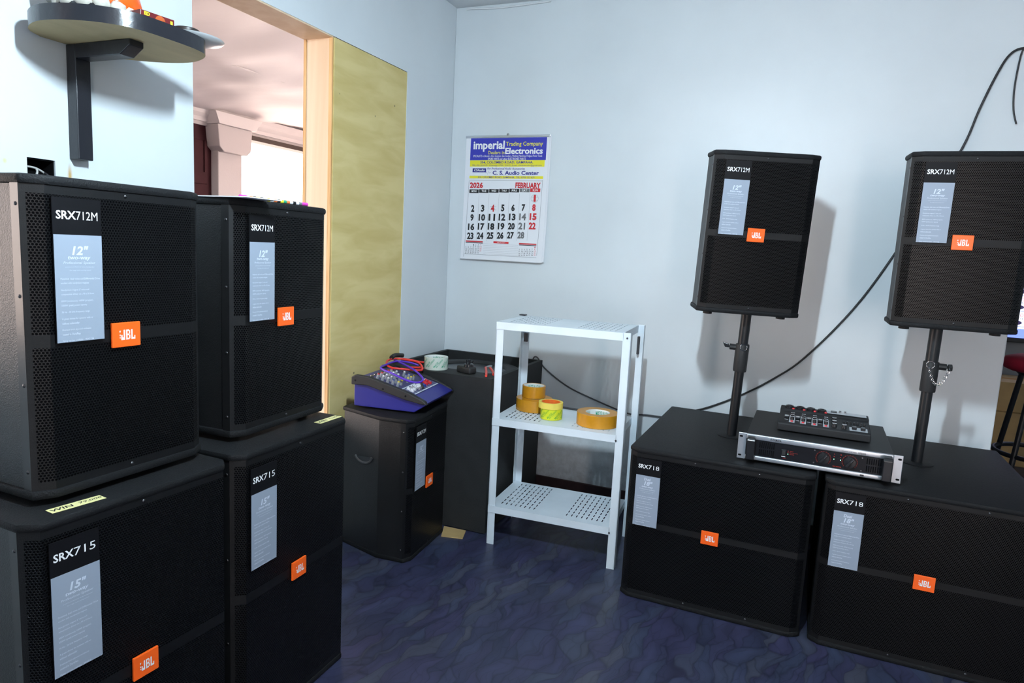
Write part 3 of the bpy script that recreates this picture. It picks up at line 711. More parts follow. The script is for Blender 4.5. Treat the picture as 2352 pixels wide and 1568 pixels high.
# ------------------------------------------------------------------ blue mixer on the floor loudspeaker
ML, MW, HR, HF = .3105, .30, .1183, .042
bmx = empty('mixing_console', (.1295, -.9777, .5626), .1316); tag(bmx, 'blue mixing console with black side rails on the floor loudspeaker', 'mixer')
fz = .008
prof = [(0, fz), (.2555, fz), (ML - .01, fz + HF - .012), (ML, fz + HF), (ML - .055, fz + HF + .022), (.05, fz + HR), (0, fz + HR - .01)]
MB().prism_ax(prof, .012, MW - .012, 'y').build('case', 'blue', bmx, bevel=.003)
for y0_, y1_ in ((-.004, .018), (MW - .018, MW + .004)):
    rl = [(-.006, fz + HR - .032), (-.006, fz + HR - .002), (.01, fz + HR + .008), (.07, fz + HR + .004), (ML - .07, fz + HF + .034), (ML - .008, fz + HF + .008), (ML + .002, fz + HF - .006), (ML - .03, fz + HF - .004), (ML - .09, fz + HF + .006), (.06, fz + HR - .03)]
    ro = MB().prism_ax(rl, y0_, y1_, 'y').build('side_rail', 'rubber', bmx, bevel=.004)
    for xx, zz in ((.012, fz + HR - .014), (.13, fz + HR - .037), (.225, fz + HF + .022)):
        MB().cyl((xx, y0_ - .001, zz), (xx, y0_ + .002, zz), .004, 8).build('bolt', 'gloss', ro)
for xx in (.03, .22):
    for yy in (.05, MW - .05): MB().cyl((xx, yy, 0), (xx, yy, fz + .001), .012, 12).build('foot', 'rubber', bmx)
A_ = Vector((.05, .02, fz + HR)); B_ = Vector((ML - .055, .02, fz + HF + .022)); U_ = (B_ - A_); LU = U_.length; U_.normalize(); V_ = Vector((0, 1, 0)); N_ = U_.cross(V_)
MB().add([A_ + U_ * .003 + N_ * .0012 + V_ * .002, A_ + U_ * (LU - .003) + N_ * .0012 + V_ * .002, A_ + U_ * (LU - .003) + N_ * .0012 + V_ * (MW - .042), A_ + U_ * .003 + N_ * .0012 + V_ * (MW - .042)], [(0, 1, 2, 3)]).build('control_panel', 'panel_blue', bmx)
def on(u, v, n=.0012): return A_ + U_ * u + V_ * v + N_ * n
tilt = math.atan2(-(U_.z), U_.x)
st = MB()
for u in (LU * .69, LU * .955): st.quad(on(u, .01, .002), on(u + .005, .01, .002), on(u + .005, MW - .05, .002), on(u, MW - .05, .002))
for i in range(9):
    v = .018 + i * .027
    for j in range(10): st.quad(on(LU * .72 + j * .0052, v, .0019), on(LU * .72 + j * .0052 + .0012, v, .0019), on(LU * .72 + j * .0052 + .0012, v + .012, .0019), on(LU * .72 + j * .0052, v + .012, .0019))
st.build('panel_print', 'label_ink', bmx)
kg = MB().lathe([(.0062, 0), (.0058, .016), (.005, .018), (0, .018)], n=12).mesh('knob', 'knob_grey', smooth=.6)
caps = {k: MB().lathe([(.0046, 0), (.004, .003), (0, .003)], n=10).mesh('cap', k) for k in ('knob_white', 'knob_yellow', 'knob_red', 'knob_blue')}
jm = MB().lathe([(.0028, 0), (.0028, .004), (.008, .004), (.008, 0)], n=14, closed=True).mesh('jack_socket', 'steel')
for col_ in range(6):
    v = .022 + col_ * .030
    for rowi, cc in enumerate(('knob_red', 'knob_white', 'knob_white', 'knob_blue', 'knob_yellow')):
        if (col_ + rowi) % 7 == 6: continue
        k = inst(kg, 'knob', bmx, on(LU * (.16 + rowi * .105), v), (0, tilt, 0)); inst(caps[cc], 'knob_cap', k, (0, 0, .018))
    inst(jm, 'jack_socket', bmx, on(LU * .05, v), (0, tilt, 0))
for i in range(3): inst(jm, 'jack_socket', bmx, on(LU * (.08 + .09 * i), .225), (0, tilt, 0))
fd = MB().prism_ax([(-.008, 0), (.008, 0), (.006, .012), (.002, .008), (-.002, .008), (-.006, .012)], -.006, .006, 'y')
fdm = {k: fd.mesh('fader_cap', k, bevel=.001) for k in ('knob_white', 'knob_blue', 'knob_red')}
for i in range(7):
    cc = 'knob_white' if i < 4 else ('knob_blue' if i == 4 else 'knob_red')
    inst(fdm[cc], 'fader', bmx, on(LU * .87 - (.004 if i % 2 else 0), .026 + i * .030), (0, tilt, 0))
    inst(fdm[cc], 'fader', bmx, on(LU * .87 - .018, .034 + i * .030), (0, tilt, 0)) if i in (0, 1, 2, 3, 5, 6) else None

# cables lying on the mixer and the bass cabinet (heights follow the panel beneath)
def msurf(x, y):
    q = Matrix.Rotation(-.1316, 3, 'Z') @ (Vector((x, y, 0)) - Vector((.1295, -.9777, 0)))
    if -.01 < q.x < .3 and 0 < q.y < MW: return .5626 + fz + HR + (min(max(q.x, .05), ML - .055) - .05) / (ML - .105) * (HF + .022 - HR)
    return None
rc = empty('audio_cable', (.15, -.70, .70)); tag(rc, 'looped red cable with black plug behind the blue mixing console', 'cable')
def loc_(mb, name, m, par, **k):
    o = mb.build(name, m, par, **k); o.matrix_parent_inverse = Matrix.Translation(-par.location); return o
loc_(MB().tube([(.205, -.49, .681), (.16, -.53, .690), (.125, -.60, .708), (.113, -.695, .716), (.150, -.775, .712), (.19, -.796, .704), (.235, -.775, .700), (.285, -.72, .694), (.24, -.665, .712), (.18, -.655, .716), (.135, -.672, .720)], .0042, 8, 6), 'red_lead', 'red_cable', rc, smooth=1.)
loc_(MB().tube([(.24, -.752, .705), (.258, -.71, .700), (.262, -.67, .692), (.238, -.632, .682), (.205, -.60, .680)], .0042, 8, 6), 'red_lead', 'red_cable', rc, smooth=1.)
loc_(MB().tube([(.112, -.68, .722), (.105, -.64, .727), (.116, -.595, .722)], .0095, 10, 4), 'plug', 'rubber', rc, smooth=1.)
pc_ = empty('audio_cable', (.25, -.85, .69)); tag(pc_, 'looped purple cable with black plug lying on the blue mixing console', 'cable')
loc_(MB().tube([(.10, -.63, .695), (.125, -.675, .712), (.18, -.725, .716), (.285, -.785, .706), (.362, -.842, .688), (.372, -.885, .680), (.335, -.905, .684), (.255, -.900, .704), (.19, -.878, .714), (.168, -.80, .716), (.165, -.725, .718), (.20, -.682, .712), (.235, -.66, .700)], .0042, 8, 6), 'purple_lead', 'purple_cable', pc_, smooth=1.)
loc_(MB().tube([(.366, -.862, .684), (.372, -.868, .672), (.385, -.875, .655)], .005, 8, 3), 'plug', 'rubber', pc_, smooth=1.)

ad = empty('power_adapter', (.418, -.568, .6750), -.35); tag(ad, 'black plug-in power adapter with pins up on the bass cabinet', 'adapter')
MB().box(-.042, .042, -.022, .022, 0, .030).build('case', 'rubber', ad, bevel=.008, seg=3, smooth=.7)
MB().lathe([(0, .029), (.021, .029), (.020, .040), (.012, .044), (0, .044)], (.012, 0, 0), 20).build('plug_base', 'gloss', ad, smooth=.6)
for x, y in ((.004, -.006), (.020, -.006), (.012, .008)): MB().cyl((x, y, .044), (x, y, .060), .0034, 8).build('pin', 'gloss', ad)
MB().tube([(-.04, 0, .012), (-.06, .03, .015), (-.06, .08, .035), (-.075, .11, .03), (-.10, .12, .012)], .002, 6, 5).build('lead', 'black_cable', ad, smooth=1.)
pi_ = empty('pliers', (.50, -.50, .6755)); tag(pi_, 'red handled pliers resting on the bass cabinet rim behind the shelf leg', 'pliers')
for s_, pts in ((0, [(-.055, .07, .006), (-.01, -.02, .006), (.030, -.108, .006)]), (1, [(-.035, .075, .006), (.012, .0, .006), (.042, -.06, .006)])):
    MB().tube(pts, .0055, 8, 4).build('handle', 'red_grip', pi_, smooth=1.)
MB().prism([(-.06, .065), (-.03, .078), (-.05, .13), (-.062, .13)], .001, .009).build('jaws', 'steel', pi_)

# ------------------------------------------------------------------ power amplifier
ZA = .5572; am = empty('power_amplifier', (1.5572, -.8068, ZA), -.0239); tag(am, 'silver fronted rack power amplifier bridging the two subwoofer cabinets', 'amplifier')
AW, AH = .4826, .088
MB().box(.024, AW - .024, .004, .4192, .002, AH - .004).build('case', 'amp_black', am, bevel=.0015)
for xx in (.06, AW - .06):
    for yy in (.05, .35): MB().cyl((xx, yy, -.0085), (xx, yy, .003), .014, 12).build('foot', 'rubber', am)
for sg, xa, xb in ((0, 0., .026), (1, AW - .026, AW)):
    e = MB().box(xa, xb, -.002, .002, 0, AH).build('rack_ear', 'silver', am, bevel=.0012)
    for z in (.012, AH - .012):
        c = (xa + xb) / 2 + (-.004 if sg == 0 else .004); sl = [(c + math.cos(a) * .0032 + (.0022 if math.cos(a) > 0 else -.0022), z + math.sin(a) * .003) for a in [2 * PI * i / 14 for i in range(14)]]
        MB().prism_ax(sl, -.0026, .0, 'y').build('slot', 'hole', e)
MB().box(.026, AW - .026, -.006, .003, AH - .0175, AH).build('top_bar', 'silver', am, bevel=.003, seg=3, smooth=.8)
MB().box(.026, AW - .026, -.006, .003, .002, .0165).build('bottom_bar', 'silver', am, bevel=.003, seg=3, smooth=.8)
fc = MB().box(.05, AW - .05, -.001, .003, .0165, AH - .0175).build('front_panel', 'amp_face', am)
for xa in (.030, AW - .056):
    MB().prism_ax([(-.006, .0), (-.040, .010), (-.040, AH - .014), (-.034, AH - .006), (-.006, AH - .004)], xa, xa + .026, 'x').build('handle', 'gloss', am, bevel=.0025)
for xa, n_ in ((.068, 8), (.385, 8)):
    for i in range(n_):
        for z0_ in (.022, .046): MB().box(xa + i * .0062, xa + i * .0062 + .0032, -.0016, -.0008, z0_, z0_ + .019).build('vent_slot', 'hole', fc)
sw = MB().box(.136, .152, -.0035, -.0008, .026, .052).build('power_switch', 'gloss', am, bevel=.001)
MB().box(.139, .149, -.0065, -.003, .034, .049).build('rocker', 'rubber', sw, bevel=.001); MB().box(.138, .150, -.0042, -.003, .028, .0295).build('switch_line', 'white_ink', sw)
O, U, V = (0, -.0012, 0), (1, 0, 0), (0, 0, 1)
t = MB(); t.text('TEMP', .162, .173, .0475, .0495, O, U, V, .0003); t.text('PROTECTION', .162, .186, .0425, .0445, O, U, V, .0003); t.text('POWER', .162, .176, .0375, .0395, O, U, V, .0003); t.text('POWER', .142, .152, .0218, .0235, O, U, V, .0003)
t.text('A', .2915, .2945, .0605, .064, O, U, V, .0003); t.text('B', .3105, .3135, .0605, .064, O, U, V, .0003); t.text('CLIP SIGNAL', .291, .316, .0215, .0245, O, U, V, .0003, .02)
for kx in (.262, .338):
    for i in range(29):
        a = math.radians(-132 + i * 264 / 28); r0, r1 = .0205, .0232 if i % 2 == 0 else .0220
        cx_, cz_ = kx, .0435; dx, dz = math.sin(a), math.cos(a); px_, pz_ = dz * .0005, -dx * .0005
        t.add([(cx_ + dx * r0 - px_, -.0016, cz_ + dz * r0 - pz_), (cx_ + dx * r0 + px_, -.0016, cz_ + dz * r0 + pz_), (cx_ + dx * r1 + px_, -.0016, cz_ + dz * r1 + pz_), (cx_ + dx * r1 - px_, -.0016, cz_ + dz * r1 - pz_)], [(0, 1, 2, 3)])
t.build('panel_print', 'red_print', fc)
for kx in (.262, .338):
    k = MB().lathe([(.019, 0), (.0185, .006), (.017, .010), (.0, .011)], n=36).build('volume_knob', 'gloss', am, smooth=.5); k.location = (kx, -.001, .0435); k.rotation_euler = (PI / 2, 0, 0)
    g_ = MB().prism([(-.004, -.0165), (.004, -.0165), (.004, .0165), (-.004, .0165)], .008, .017).build('grip', 'gloss', k, bevel=.0015); g_.rotation_euler = (0, 0, -.62)
    MB().box(-.0007, .0007, .004, .016, .0168, .0174).build('pointer', 'steel', g_)
for x, z, c in ((.157, .0385, 'led_green'), (.157, .0435, 'led_red'), (.157, .0485, 'led_red'), (.2925, .0455, 'led_green'), (.3115, .0455, 'led_green'), (.2925, .0540, 'led_red'), (.3115, .0540, 'led_red')):
    MB().cyl((x, -.0022, z), (x, -.0005, z), .0013, 8).build('indicator', c, fc)
for x, z in ((.235, .065), (.235, .024), (.372, .063), (.372, .022)): MB().cyl((x, -.0022, z), (x, -.0005, z), .0022, 8).build('screw', 'steel', fc)
O = (0, -.006, 0); t = MB(); t.text('YAMAHA', .108, .134, AH - .0125, AH - .0055, O, U, V, .0003, .02); t.text('POWER AMPLIFIER', .312, .354, AH - .0125, AH - .009, O, U, V, .0003); t.text('XP5000', .358, .380, AH - .0135, AH - .0075, O, U, V, .0003, .015)
for i in range(20):
    a, b = 2 * PI * i / 20, 2 * PI * (i + 1) / 20
    t.add([(.1035 + math.sin(q) * rr, -.0063, AH - .009 + math.cos(q) * rr) for q, rr in ((a, .0030), (a, .0038), (b, .0038), (b, .0030))], [(0, 1, 2, 3)])
for a in (0, 2 * PI / 3, 4 * PI / 3):
    dx, dz = math.sin(a), math.cos(a)
    t.add([(.1035 + dx * q - dz * w_, -.0063, AH - .009 + dz * q + dx * w_) for q, w_ in ((0, .0005), (.003, .0005), (.003, -.0005), (0, -.0005))], [(0, 1, 2, 3)])
t.rect(.370, .381, .0065, .0115, O, U, V, .0003)
t.build('lettering', 'ink_black', am)

# ------------------------------------------------------------------ small mixer on the amplifier
sm_ = empty('compact_mixer', (1.672, -.700, ZA + AH - .003), -.028); tag(sm_, 'compact black four channel mixer on top of the power amplifier', 'mixer')
CW, CD = .286, .205
MB().prism_ax([(0, .004), (CD, .004), (CD, .052), (CD - .05, .050), (CD - .058, .042), (.006, .032), (0, .028)], 0, CW, 'x').build('case', 'amp_black', sm_, bevel=.003)
for xx in (.03, CW - .03):
    for yy in (.03, CD - .03): MB().cyl((xx, yy, 0), (xx, yy, .005), .008, 10).build('foot', 'rubber', sm_)
def sp(y): return .032 + (y - .006) * (.010 / (CD - .064)) + .0005
ks = MB().lathe([(.0065, 0), (.0055, .011), (.0045, .012), (0, .012)], n=12).mesh('knob', 'gloss', smooth=.6)
km = MB().box(-.0055, .0055, -.0008, .0008, 0, .0006).mesh('mark', 'knob_white'); kr = MB().lathe([(.0045, 0), (.004, .004), (0, .004)], n=10).mesh('red_button', 'knob_red')
sc_ = MB().box(-.008, .008, -.008, .008, 0, .010).mesh('fader_cap', 'gloss', bevel=.002)
for c in range(4):
    x = .030 + c * .0355
    p = MB().add([(x - .006, .010, sp(.010) + .0006), (x + .012, .010, sp(.010) + .0006), (x + .012, .100, sp(.10) + .0006), (x - .006, .100, sp(.10) + .0006)], [(0, 1, 2, 3)])
    ps = p.build('channel_strip', 'strip_grey', sm_); ps.location = (.011, 0, 0)
    f = inst(sc_, 'fader', sm_, (x - .004, .062, sp(.062))); inst(km, 'fader_mark', f, (0, -.0035, .0102))
    inst(km, 'fader_mark', sm_, (x - .004, .040, sp(.040) + .0005))
    for j in range(3):
        k = inst(ks, 'knob', sm_, (x + .014, .045 + j * .024, sp(.045 + j * .024))); inst(km, 'knob_mark', k, (0, -.003, .0115)); inst(km, 'knob_mark', k, (0, .003, .0112))
    inst(kr, 'red_button', sm_, (x + .014, .022, sp(.022))); inst(kr, 'red_button', sm_, (x + .013, CD - .046, .0505))
    MB().lathe([(.008, 0), (.015, 0), (.015, .006), (.012, .009), (.008, .009)], (x, CD - .028, .0505), 18, closed=True).build('combo_socket', 'gloss', sm_, smooth=.6)
for x, n_ in ((.176, 3), (.206, 1)):
    for j in range(n_):
        y = .028 + j * .034; k = inst(ks, 'knob', sm_, (x, y, sp(y)), scale=(1.15, 1.15, 1.1)); inst(km, 'knob_mark', k, (0, -.004, .0115)); inst(km, 'knob_mark', k, (0, .004, .0112))
MB().add([(.222, .010, sp(.01) + .0006), (.276, .010, sp(.01) + .0006), (.276, .052, sp(.052) + .0006), (.222, .052, sp(.052) + .0006)], [(0, 1, 2, 3)]).build('master_panel', 'strip_grey', sm_)
for x in (.236, .262): inst(sc_, 'fader', sm_, (x, .030, sp(.03)), scale=(.9, 1.1, 1))
for i in range(7): inst(ks, 'push_button', sm_, (.206 + i * .0105, .085, sp(.085)), scale=(.5, .5, .7))
MB().add([(.152, CD - .050, .0528), (CW - .008, CD - .050, .0528), (CW - .008, CD - .004, .0533), (.152, CD - .004, .0533)], [(0, 1, 2, 3)]).build('io_panel', 'strip_grey', sm_)
for x in (.195, .211): MB().cyl((x, CD - .026, .052), (x, CD - .026, .062), .004, 12).build('phono_socket', 'chrome', sm_, smooth=.8)
MB().box(.165, .185, CD - .032, CD - .014, .052, .057).build('display', 'gloss', sm_, bevel=.001)

# ------------------------------------------------------------------ wall calendar
CX0, CX1, CZ1, CZ0 = .088, .534, 1.757, 1.150
cw, chh = CX1 - CX0, CZ1 - CZ0
def curl(v):   # distance of the sheet from the wall, v = 0 top, 1 bottom
    return .006 + .010 * v + .010 * max(0, v - .55) ** 2 * 4
cal = empty('wall_calendar', ((CX0 + CX1) / 2, 0, CZ0)); tag(cal, 'printed wall calendar sheet for February 2026 on the white wall', 'calendar')
def cp(mb, name, m, par=None, **k):
    o = mb.build(name, m, par or cal, **k)
    if par is None: o.matrix_parent_inverse = Matrix.Translation(-cal.location)
    return o
def sheet(x0_, x1_, off, v1=1.0):
    b = MB(); n = 14
    for i in range(n + 1):
        v = i / n * v1
        for x in (x0_, x1_): b.v.append((x, -(curl(v) + off), CZ1 - v * chh))
    for i in range(n): b.f.append((2 * i, 2 * i + 2, 2 * i + 3, 2 * i + 1)); b.mi.append(0)
    for i in range(n + 1):
        v = i / n * v1
        for x in (x0_, x1_): b.v.append((x, -(curl(v) + off - .0012), CZ1 - v * chh))
    k = 2 * (n + 1)
    for i in range(n): b.f.append((k + 2 * i, k + 2 * i + 1, k + 2 * i + 3, k + 2 * i + 2)); b.mi.append(0)
    b.f += [(2 * n, k + 2 * n, k + 2 * n + 1, 2 * n + 1)]; b.mi.append(0)
    for s_ in (0, 1):
        for i in range(n): b.f.append((2 * i + s_, k + 2 * i + s_, k + 2 * i + 2 + s_, 2 * i + 2 + s_)); b.mi.append(0)
    return b
cp(sheet(CX0 + .004, CX1 + .006, -.004, .992), 'sheet', 'paper'); top_sheet = cp(sheet(CX0, CX1 - .002, 0.), 'sheet', 'paper')
cp(MB().box(CX0 - .002, CX1 + .002, -.011, -.001, CZ1 - .008, CZ1 + .003), 'top_strip', 'silver', bevel=.002)
cp(MB().cyl((.313, -.012, CZ1 + .004), (.313, .0, CZ1 + .004), .003, 10).tube([(.313 + .006 * math.cos(a), -.006, CZ1 + .006 + .006 * math.sin(a)) for a in [2 * PI * i / 8 for i in range(8)]], .001, 5, 2, closed=True), 'nail', 'steel')
def bend(p):
    v = (CZ1 - p.z) / chh; return Vector((p.x, p.y - curl(v), p.z))
# layout in sheet units: u right, v down, measured on the printed sheet
def uv(x, y):
    xl = 142 - 67 * (y - 100) / 1350; xr = 1115 - 85 * (y - 102) / 1413; yb = 1450 + 65 * (x - 75) / 955
    return (x - xl) / (xr - xl), (y - 101) / (yb - 101)
PR = {}; BANDS = []
def ink(m): return PR.setdefault(m, MB())
def box_(m, x0_, x1_, y0_, y1_, lift=.0006):
    u0, v0 = uv(x0_, (y0_ + y1_) / 2)[0], uv((x0_ + x1_) / 2, y0_)[1]; u1, v1 = uv(x1_, (y0_ + y1_) / 2)[0], uv((x0_ + x1_) / 2, y1_)[1]
    n = max(1, int((v1 - v0) * 14)); one = MB()
    for i in range(n):
        a, b = v0 + (v1 - v0) * i / n, v0 + (v1 - v0) * (i + 1) / n
        ps = [bend(Vector((CX0 + cw * u, -lift, CZ1 - chh * v))) for u, v in ((u0, b), (u1, b), (u1, a), (u0, a))]
        (ink(m) if m == 'ink_line' else one).quad(*ps)
    if m != 'ink_line': BANDS.append((m, one))
def tx(m, s, x0_, x1_, y0_, y1_, lift=.0012, **k):
    u0, v0 = uv(x0_, (y0_ + y1_) / 2)[0], uv((x0_ + x1_) / 2, y0_)[1]; u1, v1 = uv(x1_, (y0_ + y1_) / 2)[0], uv((x0_ + x1_) / 2, y1_)[1]
    ink(m).text(s, CX0 + cw * u0, CX0 + cw * u1, -chh * v1, -chh * v0, (0, 0, CZ1), (1, 0, 0), (0, 0, 1), lift, bend=bend, **k)
box_('ink_blue', 190, 1072, 122, 366); box_('ink_yellow', 184, 1052, 367, 437); box_('ink_yellow', 178, 1036, 539, 569)
tx('white_ink', 'imperial', 226, 597, 152, 270, bold=.03); tx('ink_yellow', 'Trading Company', 612, 1035, 166, 226, bold=.01); tx('ink_yellow', 'Dealers in', 405, 595, 262, 300, bold=.01)
tx('white_ink', 'Electronics', 603, 1033, 232, 302, bold=.03)
tx('white_ink', 'SPECIALISTS in Blenders, Rice Cookers, Gas Cookers, Washing Machines, Fridges, Power Tools', 222, 1025, 308, 338); tx('white_ink', 'SPARE PARTS and other ELECTRONIC PARTS', 400, 840, 340, 364, bold=.01)
tx('ink_navy', '354, COLOMBO ROAD, GAMPAHA.', 308, 925, 376, 408, bold=.025); tx('ink_navy', 'TEL: 033-2220375  Whatsapp: 0703 122 673  E-mail: chinthakaudio@gmail.com', 210, 1020, 413, 436)
tx('ink_navy', 'For Professional Audio Accessories', 392, 832, 448, 470, bold=.015, shear=.25); box_('ink_navy', 215, 378, 450, 494); tx('white_ink', 'CSAudio', 235, 362, 458, 484, lift=.0016, bold=.02, shear=.3)
tx('ink_navy', 'C. S. Audio Center', 455, 990, 484, 530, bold=.03); tx('ink_navy', '310, COLOMBO ROAD, GAMPAHA.  TEL: 0703 122 671', 280, 938, 545, 566, bold=.01)
for a, b in (((372, 505), (385, 490)), ((385, 490), (395, 520)), ((395, 520), (405, 485)), ((405, 485), (415, 505)), ((415, 505), (432, 497))):
    pa, pb = uv(*a), uv(*b); qa, qb = [bend(Vector((CX0 + cw * q[0], -.0012, CZ1 - chh * q[1]))) for q in (pa, pb)]; n_ = Vector((0, 0, .0007)); ink('ink_navy').quad(qa - n_, qb - n_, qb + n_, qa + n_)
box_('ink_line', 172, 1028, 588, 592); box_('ink_line', 115, 968, 1424, 1428)
for k in range(14):
    y = 590 + 60 * k
    xl = 172 - 57 * (y - 590) / 835; xr = 1028 - 60 * (y - 590) / 835; box_('ink_line', xl - 3, xl + 1, y, y + 60); box_('ink_line', xr - 2, xr + 2, y, y + 60)
tx('ink_red', '2026', 184, 342, 604, 668, bold=.04); tx('ink_red', 'FEBRUARY', 722, 1008, 616, 680, bold=.04)
for i, d_ in enumerate(('MON', 'TUE', 'WED', 'THU', 'FRI', 'SAT', 'SUN')):
    a = 177 + i * 119; m_ = 'ink_black' if i < 5 else ('ink_grey' if i == 5 else 'ink_red'); box_(m_, a, a + 113, 682, 722); tx('white_ink', d_, a + 28, a + 86, 690, 714, lift=.0016, bold=.02)
    if i < 6:
        for q in range(6): y = 735 + q * 88; sx = a + 116 - (y - 735) * .06; box_('ink_line', sx - 1, sx + 1, y, y + 86)
day = 2
def num(n_, col_, row):
    y0_ = 752 + row * 102; y1_ = y0_ + 78; cxp = 233 + col_ * 119 - (row) * 9 - 4; s = str(n_); wd = 40 if len(s) == 1 else 78
    m_ = 'ink_red' if (col_ == 6 or n_ == 4) else ('ink_grey' if col_ == 5 and n_ > 9 else 'ink_black')
    if n_ == 1: wd = 24
    tx(m_, s, cxp - wd / 2, cxp + wd / 2, y0_, y1_, bold=.045)
num(1, 6, 0)
for row in range(1, 5):
    for c in range(7):
        if day <= 28 and not (row == 4 and c == 6): num(day, c, row); day += 1
cu_, cv_ = uv(942, 792)
for i in range(24):
    a, b = 2 * PI * i / 24, 2 * PI * (i + 1) / 24
    ink('ink_line').quad(*[bend(Vector((CX0 + cw * cu_ + math.cos(q) * rr, -.0011, CZ1 - chh * cv_ + math.sin(q) * rr))) for q, rr in ((a, .0185), (a, .0195), (b, .0195), (b, .0185))])
for x0_, x1_, yy in ((905, 980, 776), (905, 980, 815), (428, 500, 872), (428, 500, 910), (893, 970, 992), (900, 970, 1010)): box_('ink_line', x0_, x1_, yy, yy + 3)
for x0_, x1_, y0_, first in ((138, 345, 1255, 4), (768, 965, 1292, 7)):
    box_('ink_red', x0_ + 0, x1_, y0_, y0_ + 14); box_('ink_black', x0_, x1_, y0_ + 18, y0_ + 26)
    for r_ in range(5):
        for c in range(7):
            n_ = r_ * 7 + c - (first - 1) + 1
            if 1 <= n_ <= 31: tx('ink_red' if c == 6 else 'ink_black', str(n_), x0_ + 3 + c * 29 - r_ * 2, x0_ + 3 + c * 29 - r_ * 2 + (9 if n_ < 10 else 18), y0_ + 38 + r_ * 22, y0_ + 54 + r_ * 22)
box_('ink_red', 470, 648, 1268, 1290); tx('white_ink', 'IMPORTANT', 515, 610, 1274, 1285, lift=.0016)
for q in range(7): box_('ink_line', 350, 760, 1300 + q * 19, 1301.5 + q * 19)
for m_, mb in PR.items(): cp(mb, 'print', m_)
for m_, mb in BANDS: cp(mb, 'printed_band', m_)

# ------------------------------------------------------------------ wooden wall shelf and what stands on it
ws = empty('wall_shelf', (.0, -1.96, 1.376)); tag(ws, 'rounded wooden wall shelf with black edge on a black bracket', 'shelf')
def wp(mb, name, m, par=None, **k):
    o = mb.build(name, m, par or ws, **k)
    if par is None: o.matrix_parent_inverse = Matrix.Translation(-ws.location)
    return o
ctrl = [(.0006, -2.045), (.035, -2.095), (.112, -2.128), (.19, -2.122), (.262, -2.083), (.298, -2.03), (.306, -1.95), (.302, -1.87), (.277, -1.822), (.207, -1.787), (.143, -1.787), (.07, -1.815), (.0006, -1.865)]
poly = []
m_ = len(ctrl)
for i in range(m_ - 1):
    a, b, c, d = [Vector((*ctrl[min(max(k, 0), m_ - 1)], 0)) for k in (i - 1, i, i + 1, i + 2)]
    for s_ in range(4):
        t_ = s_ / 4; q = .5 * ((2 * b) + (c - a) * t_ + (2 * a - 5 * b + 4 * c - d) * t_ * t_ + (3 * b - a - 3 * c + d) * t_ ** 3); poly.append((max(q.x, .0006), q.y))
poly.append(ctrl[-1])
SZ0, SZ1 = 1.647, 1.681
board = MB().prism(poly, SZ0, SZ1); bo = wp(board, 'board', ['black_gloss_paint', 'board_under'], smooth=.5)
for p in bo.data.polygons:
    if p.normal.z < -.9: p.material_index = 1
wp(MB().box(.0, .034, -1.986, -1.948, 1.376, SZ0 - .0005), 'bracket_upright', 'black_gloss_paint', bevel=.002)
wp(MB().prism_ax([(.034, 1.613), (.185, 1.613), (.218, 1.633), (.218, SZ0 - .0005), (.034, SZ0 - .0005)], -1.986, -1.948, 'y'), 'bracket_arm', 'black_gloss_paint', bevel=.002)
SZ = SZ1
orn = empty('ceramic_ornament', (.13, -2.0, SZ)); tag(orn, 'glazed ceramic ornament in white, black and orange on the wall shelf', 'ornament')
MB().lathe([(0, 0), (.075, 0), (.085, .008), (.08, .022), (.06, .03), (0, .03)], n=28).build('base', 'black_glaze', orn, smooth=.8)
pm = MB().lathe([(0, -.016), (.012, -.013), (.017, 0), (.012, .013), (0, .016)], n=14).mesh('petal', 'white_glaze', smooth=2.)
for i in range(13):
    a = 2 * PI * i / 13; inst(pm, 'petal', orn, (.072 * math.cos(a), .072 * math.sin(a), .026), (0, .5, a), (1.0, 1.1, 1.0))
MB().lathe([(0, 0), (.06, .0), (.066, .02), (.06, .045), (.035, .07), (0, .078)], (.012, .03, .024), 26).build('orange_dome', 'orange_glaze', orn, smooth=2.)
MB().lathe([(0, 0), (.05, .0), (.056, .03), (.05, .07), (.02, .11), (0, .115)], (-.03, -.035, .03), 22).build('white_body', 'white_glaze', orn, smooth=2.)
MB().lathe([(0, 0), (.022, 0), (.026, .03), (.018, .07), (0, .08)], (-.02, .075, .02), 18).build('yellow_piece', 'yellow_glaze', orn, smooth=2.)
bx = empty('small_box', (.240, -1.943, SZ), -.1); tag(bx, 'small maroon card box with orange picture on the wall shelf', 'box')
MB().box(-.022, .022, -.042, .042, 0, .026).build('carton', 'box_maroon', bx, bevel=.001)
t = MB(); t.lathe([(0, 0), (.013, 0)], n=20); pic = t.build('picture', 'box_orange', bx); pic.location = (.0226, .006, .012); pic.rotation_euler = (0, PI / 2, 0)
t = MB(); t.text('ED', -.034, -.020, .016, .024, (.0226, 0, 0), (0, 1, 0), (0, 0, 1), .0002, .04); t.rect(.031, .037, .012, .021, (.0226, 0, 0), (0, 1, 0), (0, 0, 1), .0002); t.build('print', 'ink_yellow', bx)
sc = empty('saucer', (.235, -1.812, SZ + .001)); sc.rotation_euler = (-.05, .0, 0); tag(sc, 'pale grey saucer overhanging the end of the wall shelf', 'saucer')
MB().lathe([(0, .0), (.035, .0), (.062, .008), (.066, .012), (.062, .0105), (.034, .003), (0, .003)], n=36).build('dish', 'saucer', sc, smooth=.9)
ld_ = MB().lathe([(0, 0), (.030, 0), (.031, .002), (.031, .014), (.029, .016), (0, .016)], n=30).build('round_lid', 'brown_lid', smooth=.6); ld_.location = (.232, -1.838, SZ + .012); tag(ld_, 'dark brown round lid on the saucer at the shelf end', 'lid')

